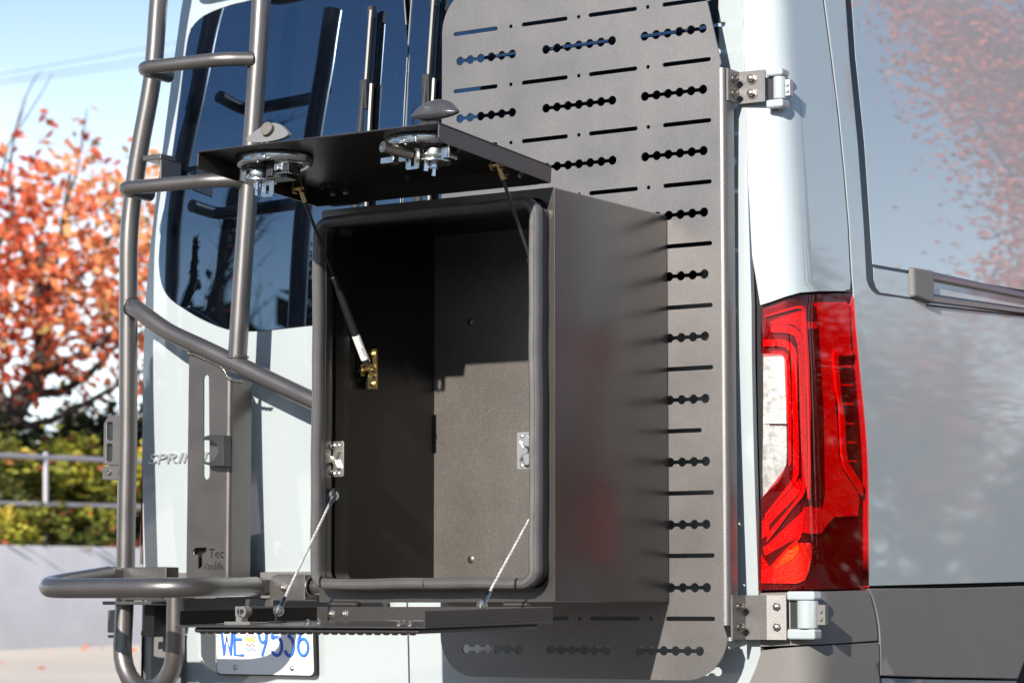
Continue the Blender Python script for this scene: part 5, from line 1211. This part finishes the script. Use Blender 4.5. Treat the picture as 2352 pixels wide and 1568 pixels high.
# clip on the post
HZ = lambda x, y: (229.7 + x*.238, 918.7 + y*.238)
hk = [HZ(*p) for p in ((995, 385), (1015, 350), (1060, 336), (1198, 336), (1200, 635), (1090, 637), (1020, 618), (995, 592), (1050, 600), (1110, 570), (1150, 500), (1130, 425), (1080, 390), (1020, 380))]
mb = MB(); slab(mb, [[tuple((onY(a, b, PY-.03).x, onY(a, b, PY-.03).z)) for a, b in hk][::-1]], lambda u, v: Vector((u, PY-.034, v)), lambda u, v: Vector((u, PY-.0005, v))); obj('clip', mb, M['soft_black'], lad, bevel=.002, recalc=True)
# lower cross tube with clevises and the folding hoop
zt_ = lpt(690, 1346, .48).z
mb = MB(); mb.cyl((xlow, .49, zt_), (-.9, .49, zt_), .0225, 24); obj('cross_tube', mb, M['tube'], lad, label='horizontal cross tube behind the hoop')
def clevis(px0, px1, pyt, pyb, y, lab):
    a, b = lpt(px0, pyt, y), lpt(px1, pyb, y); mb = MB(); w = b.x-a.x
    lp = [(a.x, b.z), (a.x, a.z-.022), (a.x+.006, a.z-.008), (a.x+.022, a.z), (b.x, a.z), (b.x, b.z)]
    slab(mb, [lp[::-1]], lambda u, v: Vector((u, y, v)), lambda u, v: Vector((u, y+.055, v))); o = obj('clevis', mb, M['tube'], lad, bevel=.003, recalc=True, label=lab)
    mb = MB(); mb.hexbolt((a.x+w*.42, y, (a.z+b.z)/2-.001), (0, -1, 0), .0095, .008); obj('bolt', mb, M['steel'], o, sharp=25)
    return a, b
cl0 = clevis(280, 381, 1302, 1378, .478, 'left pivot bracket of the hoop'); cl1 = clevis(619, 700, 1318, 1379, .456, 'right pivot bracket of the hoop')
weld('weld', (cl1[1].x+.004, .478, zt_), (1, 0, 0), .024); weld('weld', (cl0[1].x-.01, .474, zt_), (1, 0, 0), .024)
mb = MB(); a, b = lpt(563, 1375, .45), lpt(626, 1393, .45); mb.box((a.x, .45, b.z), (b.x, .50, a.z)); obj('mount_foot', mb, M['tube'], lad, bevel=.003, recalc=True)
mb = MB(); a, b = lpt(228, 1380, .47), lpt(352, 1388, .47); mb.box((a.x+.02, .46, b.z), (b.x, .53, a.z)); obj('mount_foot', mb, M['tube'], lad, bevel=.002, recalc=True)
hz = lpt(300, 1350, .18).z
pr_, pl_ = lpt(592, 1346, .43), lpt(262, 1321, .46)
hb1 = lpt(330, 1352, .135)
xl_h = pl_.x - .005; xr_h = pr_.x - .005; yf = .132
hp = fillet([Vector((xr_h, .425, pr_.z)), Vector((xr_h, yf, hz)), Vector((xl_h, yf, hz)), Vector((xl_h, .445, pl_.z))], [0, .15, .135, 0], 16)
mb = MB(); mb.tube(hp, .0262, 24); obj('hoop', mb, M['tube'], lad, sharp=60, label='folded-out tube hoop with scuffed front')
for p, y in ((Vector((xr_h, .425, pr_.z)), 0), (Vector((xl_h, .445, pl_.z)), 0)):
    mb = MB(); mb.box(p + Vector((-.020, -.004, -.024)), p + Vector((.024, .050, .024))); obj('pivot_block', mb, M['powder'], lad, bevel=.010, seg=3, recalc=True)
# fold-out foot peg on the left rail
PZ = lambda x, y: (229.7 + x*.238, 918.7 + y*.238)
def lp3(pts, y): return [(onY(*PZ(*p), y).x, onY(*PZ(*p), y).z) for p in pts]
pg = lp3(((30, 625), (35, 225), (60, 180), (90, 148), (165, 143), (190, 155), (190, 610), (160, 628)), .50)
h1 = lp3(((65, 225), (75, 212), (112, 212), (120, 225), (120, 375), (110, 386), (75, 386), (65, 375)), .50); h2 = lp3(((62, 435), (72, 422), (108, 422), (117, 432), (115, 578), (105, 590), (70, 590), (60, 580)), .50)
mb = MB(); slab(mb, [pg[::-1], h1, h2], lambda u, v: Vector((u, .500, v)), lambda u, v: Vector((u, .528, v))); fp = obj('foot_peg', mb, M['powder'], lad, bevel=.002, recalc=True)
mb = MB(); blk = lp3(((25, 640), (200, 625), (200, 765), (22, 765)), .50); slab(mb, [blk[::-1]], lambda u, v: Vector((u, .498, v)), lambda u, v: Vector((u, .535, v))); obj('peg_mount', mb, M['powder'], lad, bevel=.002, recalc=True)
q = onY(*PZ(90, 693), .498); mb = MB(); mb.revolve(q, (0, -1, 0), [(.0085, 0), (.0085, .006), (.004, .0065), (.004, .003), (0, .003)], 18); obj('bolt', mb, M['steel'], lad, sharp=30)
# second peg, folded, low on the rail, and the mounts that tie the rails to the door
mb = MB(); a, b = lpt(252, 1400, .52), lpt(272, 1452, .52); mb.box((a.x, .51, b.z), (b.x, .54, a.z)); a, b = lpt(252, 1457, .52), lpt(272, 1464, .52); mb.box((a.x, .51, b.z), (b.x, .54, a.z)); obj('foot_peg', mb, M['powder'], lad, bevel=.003, recalc=True)
mb = MB(); a, b = lpt(330, 358, .50), lpt(372, 366, .50); mb.box((a.x, .495, b.z), (b.x, .56, a.z)); mb.box((b.x-.006, .497, b.z-.068), (b.x, .585, b.z-.0003)); obj('door_mount', mb, M['tube'], lad, bevel=.003, recalc=True)
mb = MB(); a, b = lpt(318, 1388, .53), lpt(352, 1462, .53); mb.box((a.x+.02, .53, b.z), (b.x, .60, a.z-.0003)); mb.cyl((a.x, .55, b.z+.01), (b.x-.01, .55, b.z+.01), .010, 10); obj('door_mount', mb, M['inner'], lad, bevel=.002, recalc=True)
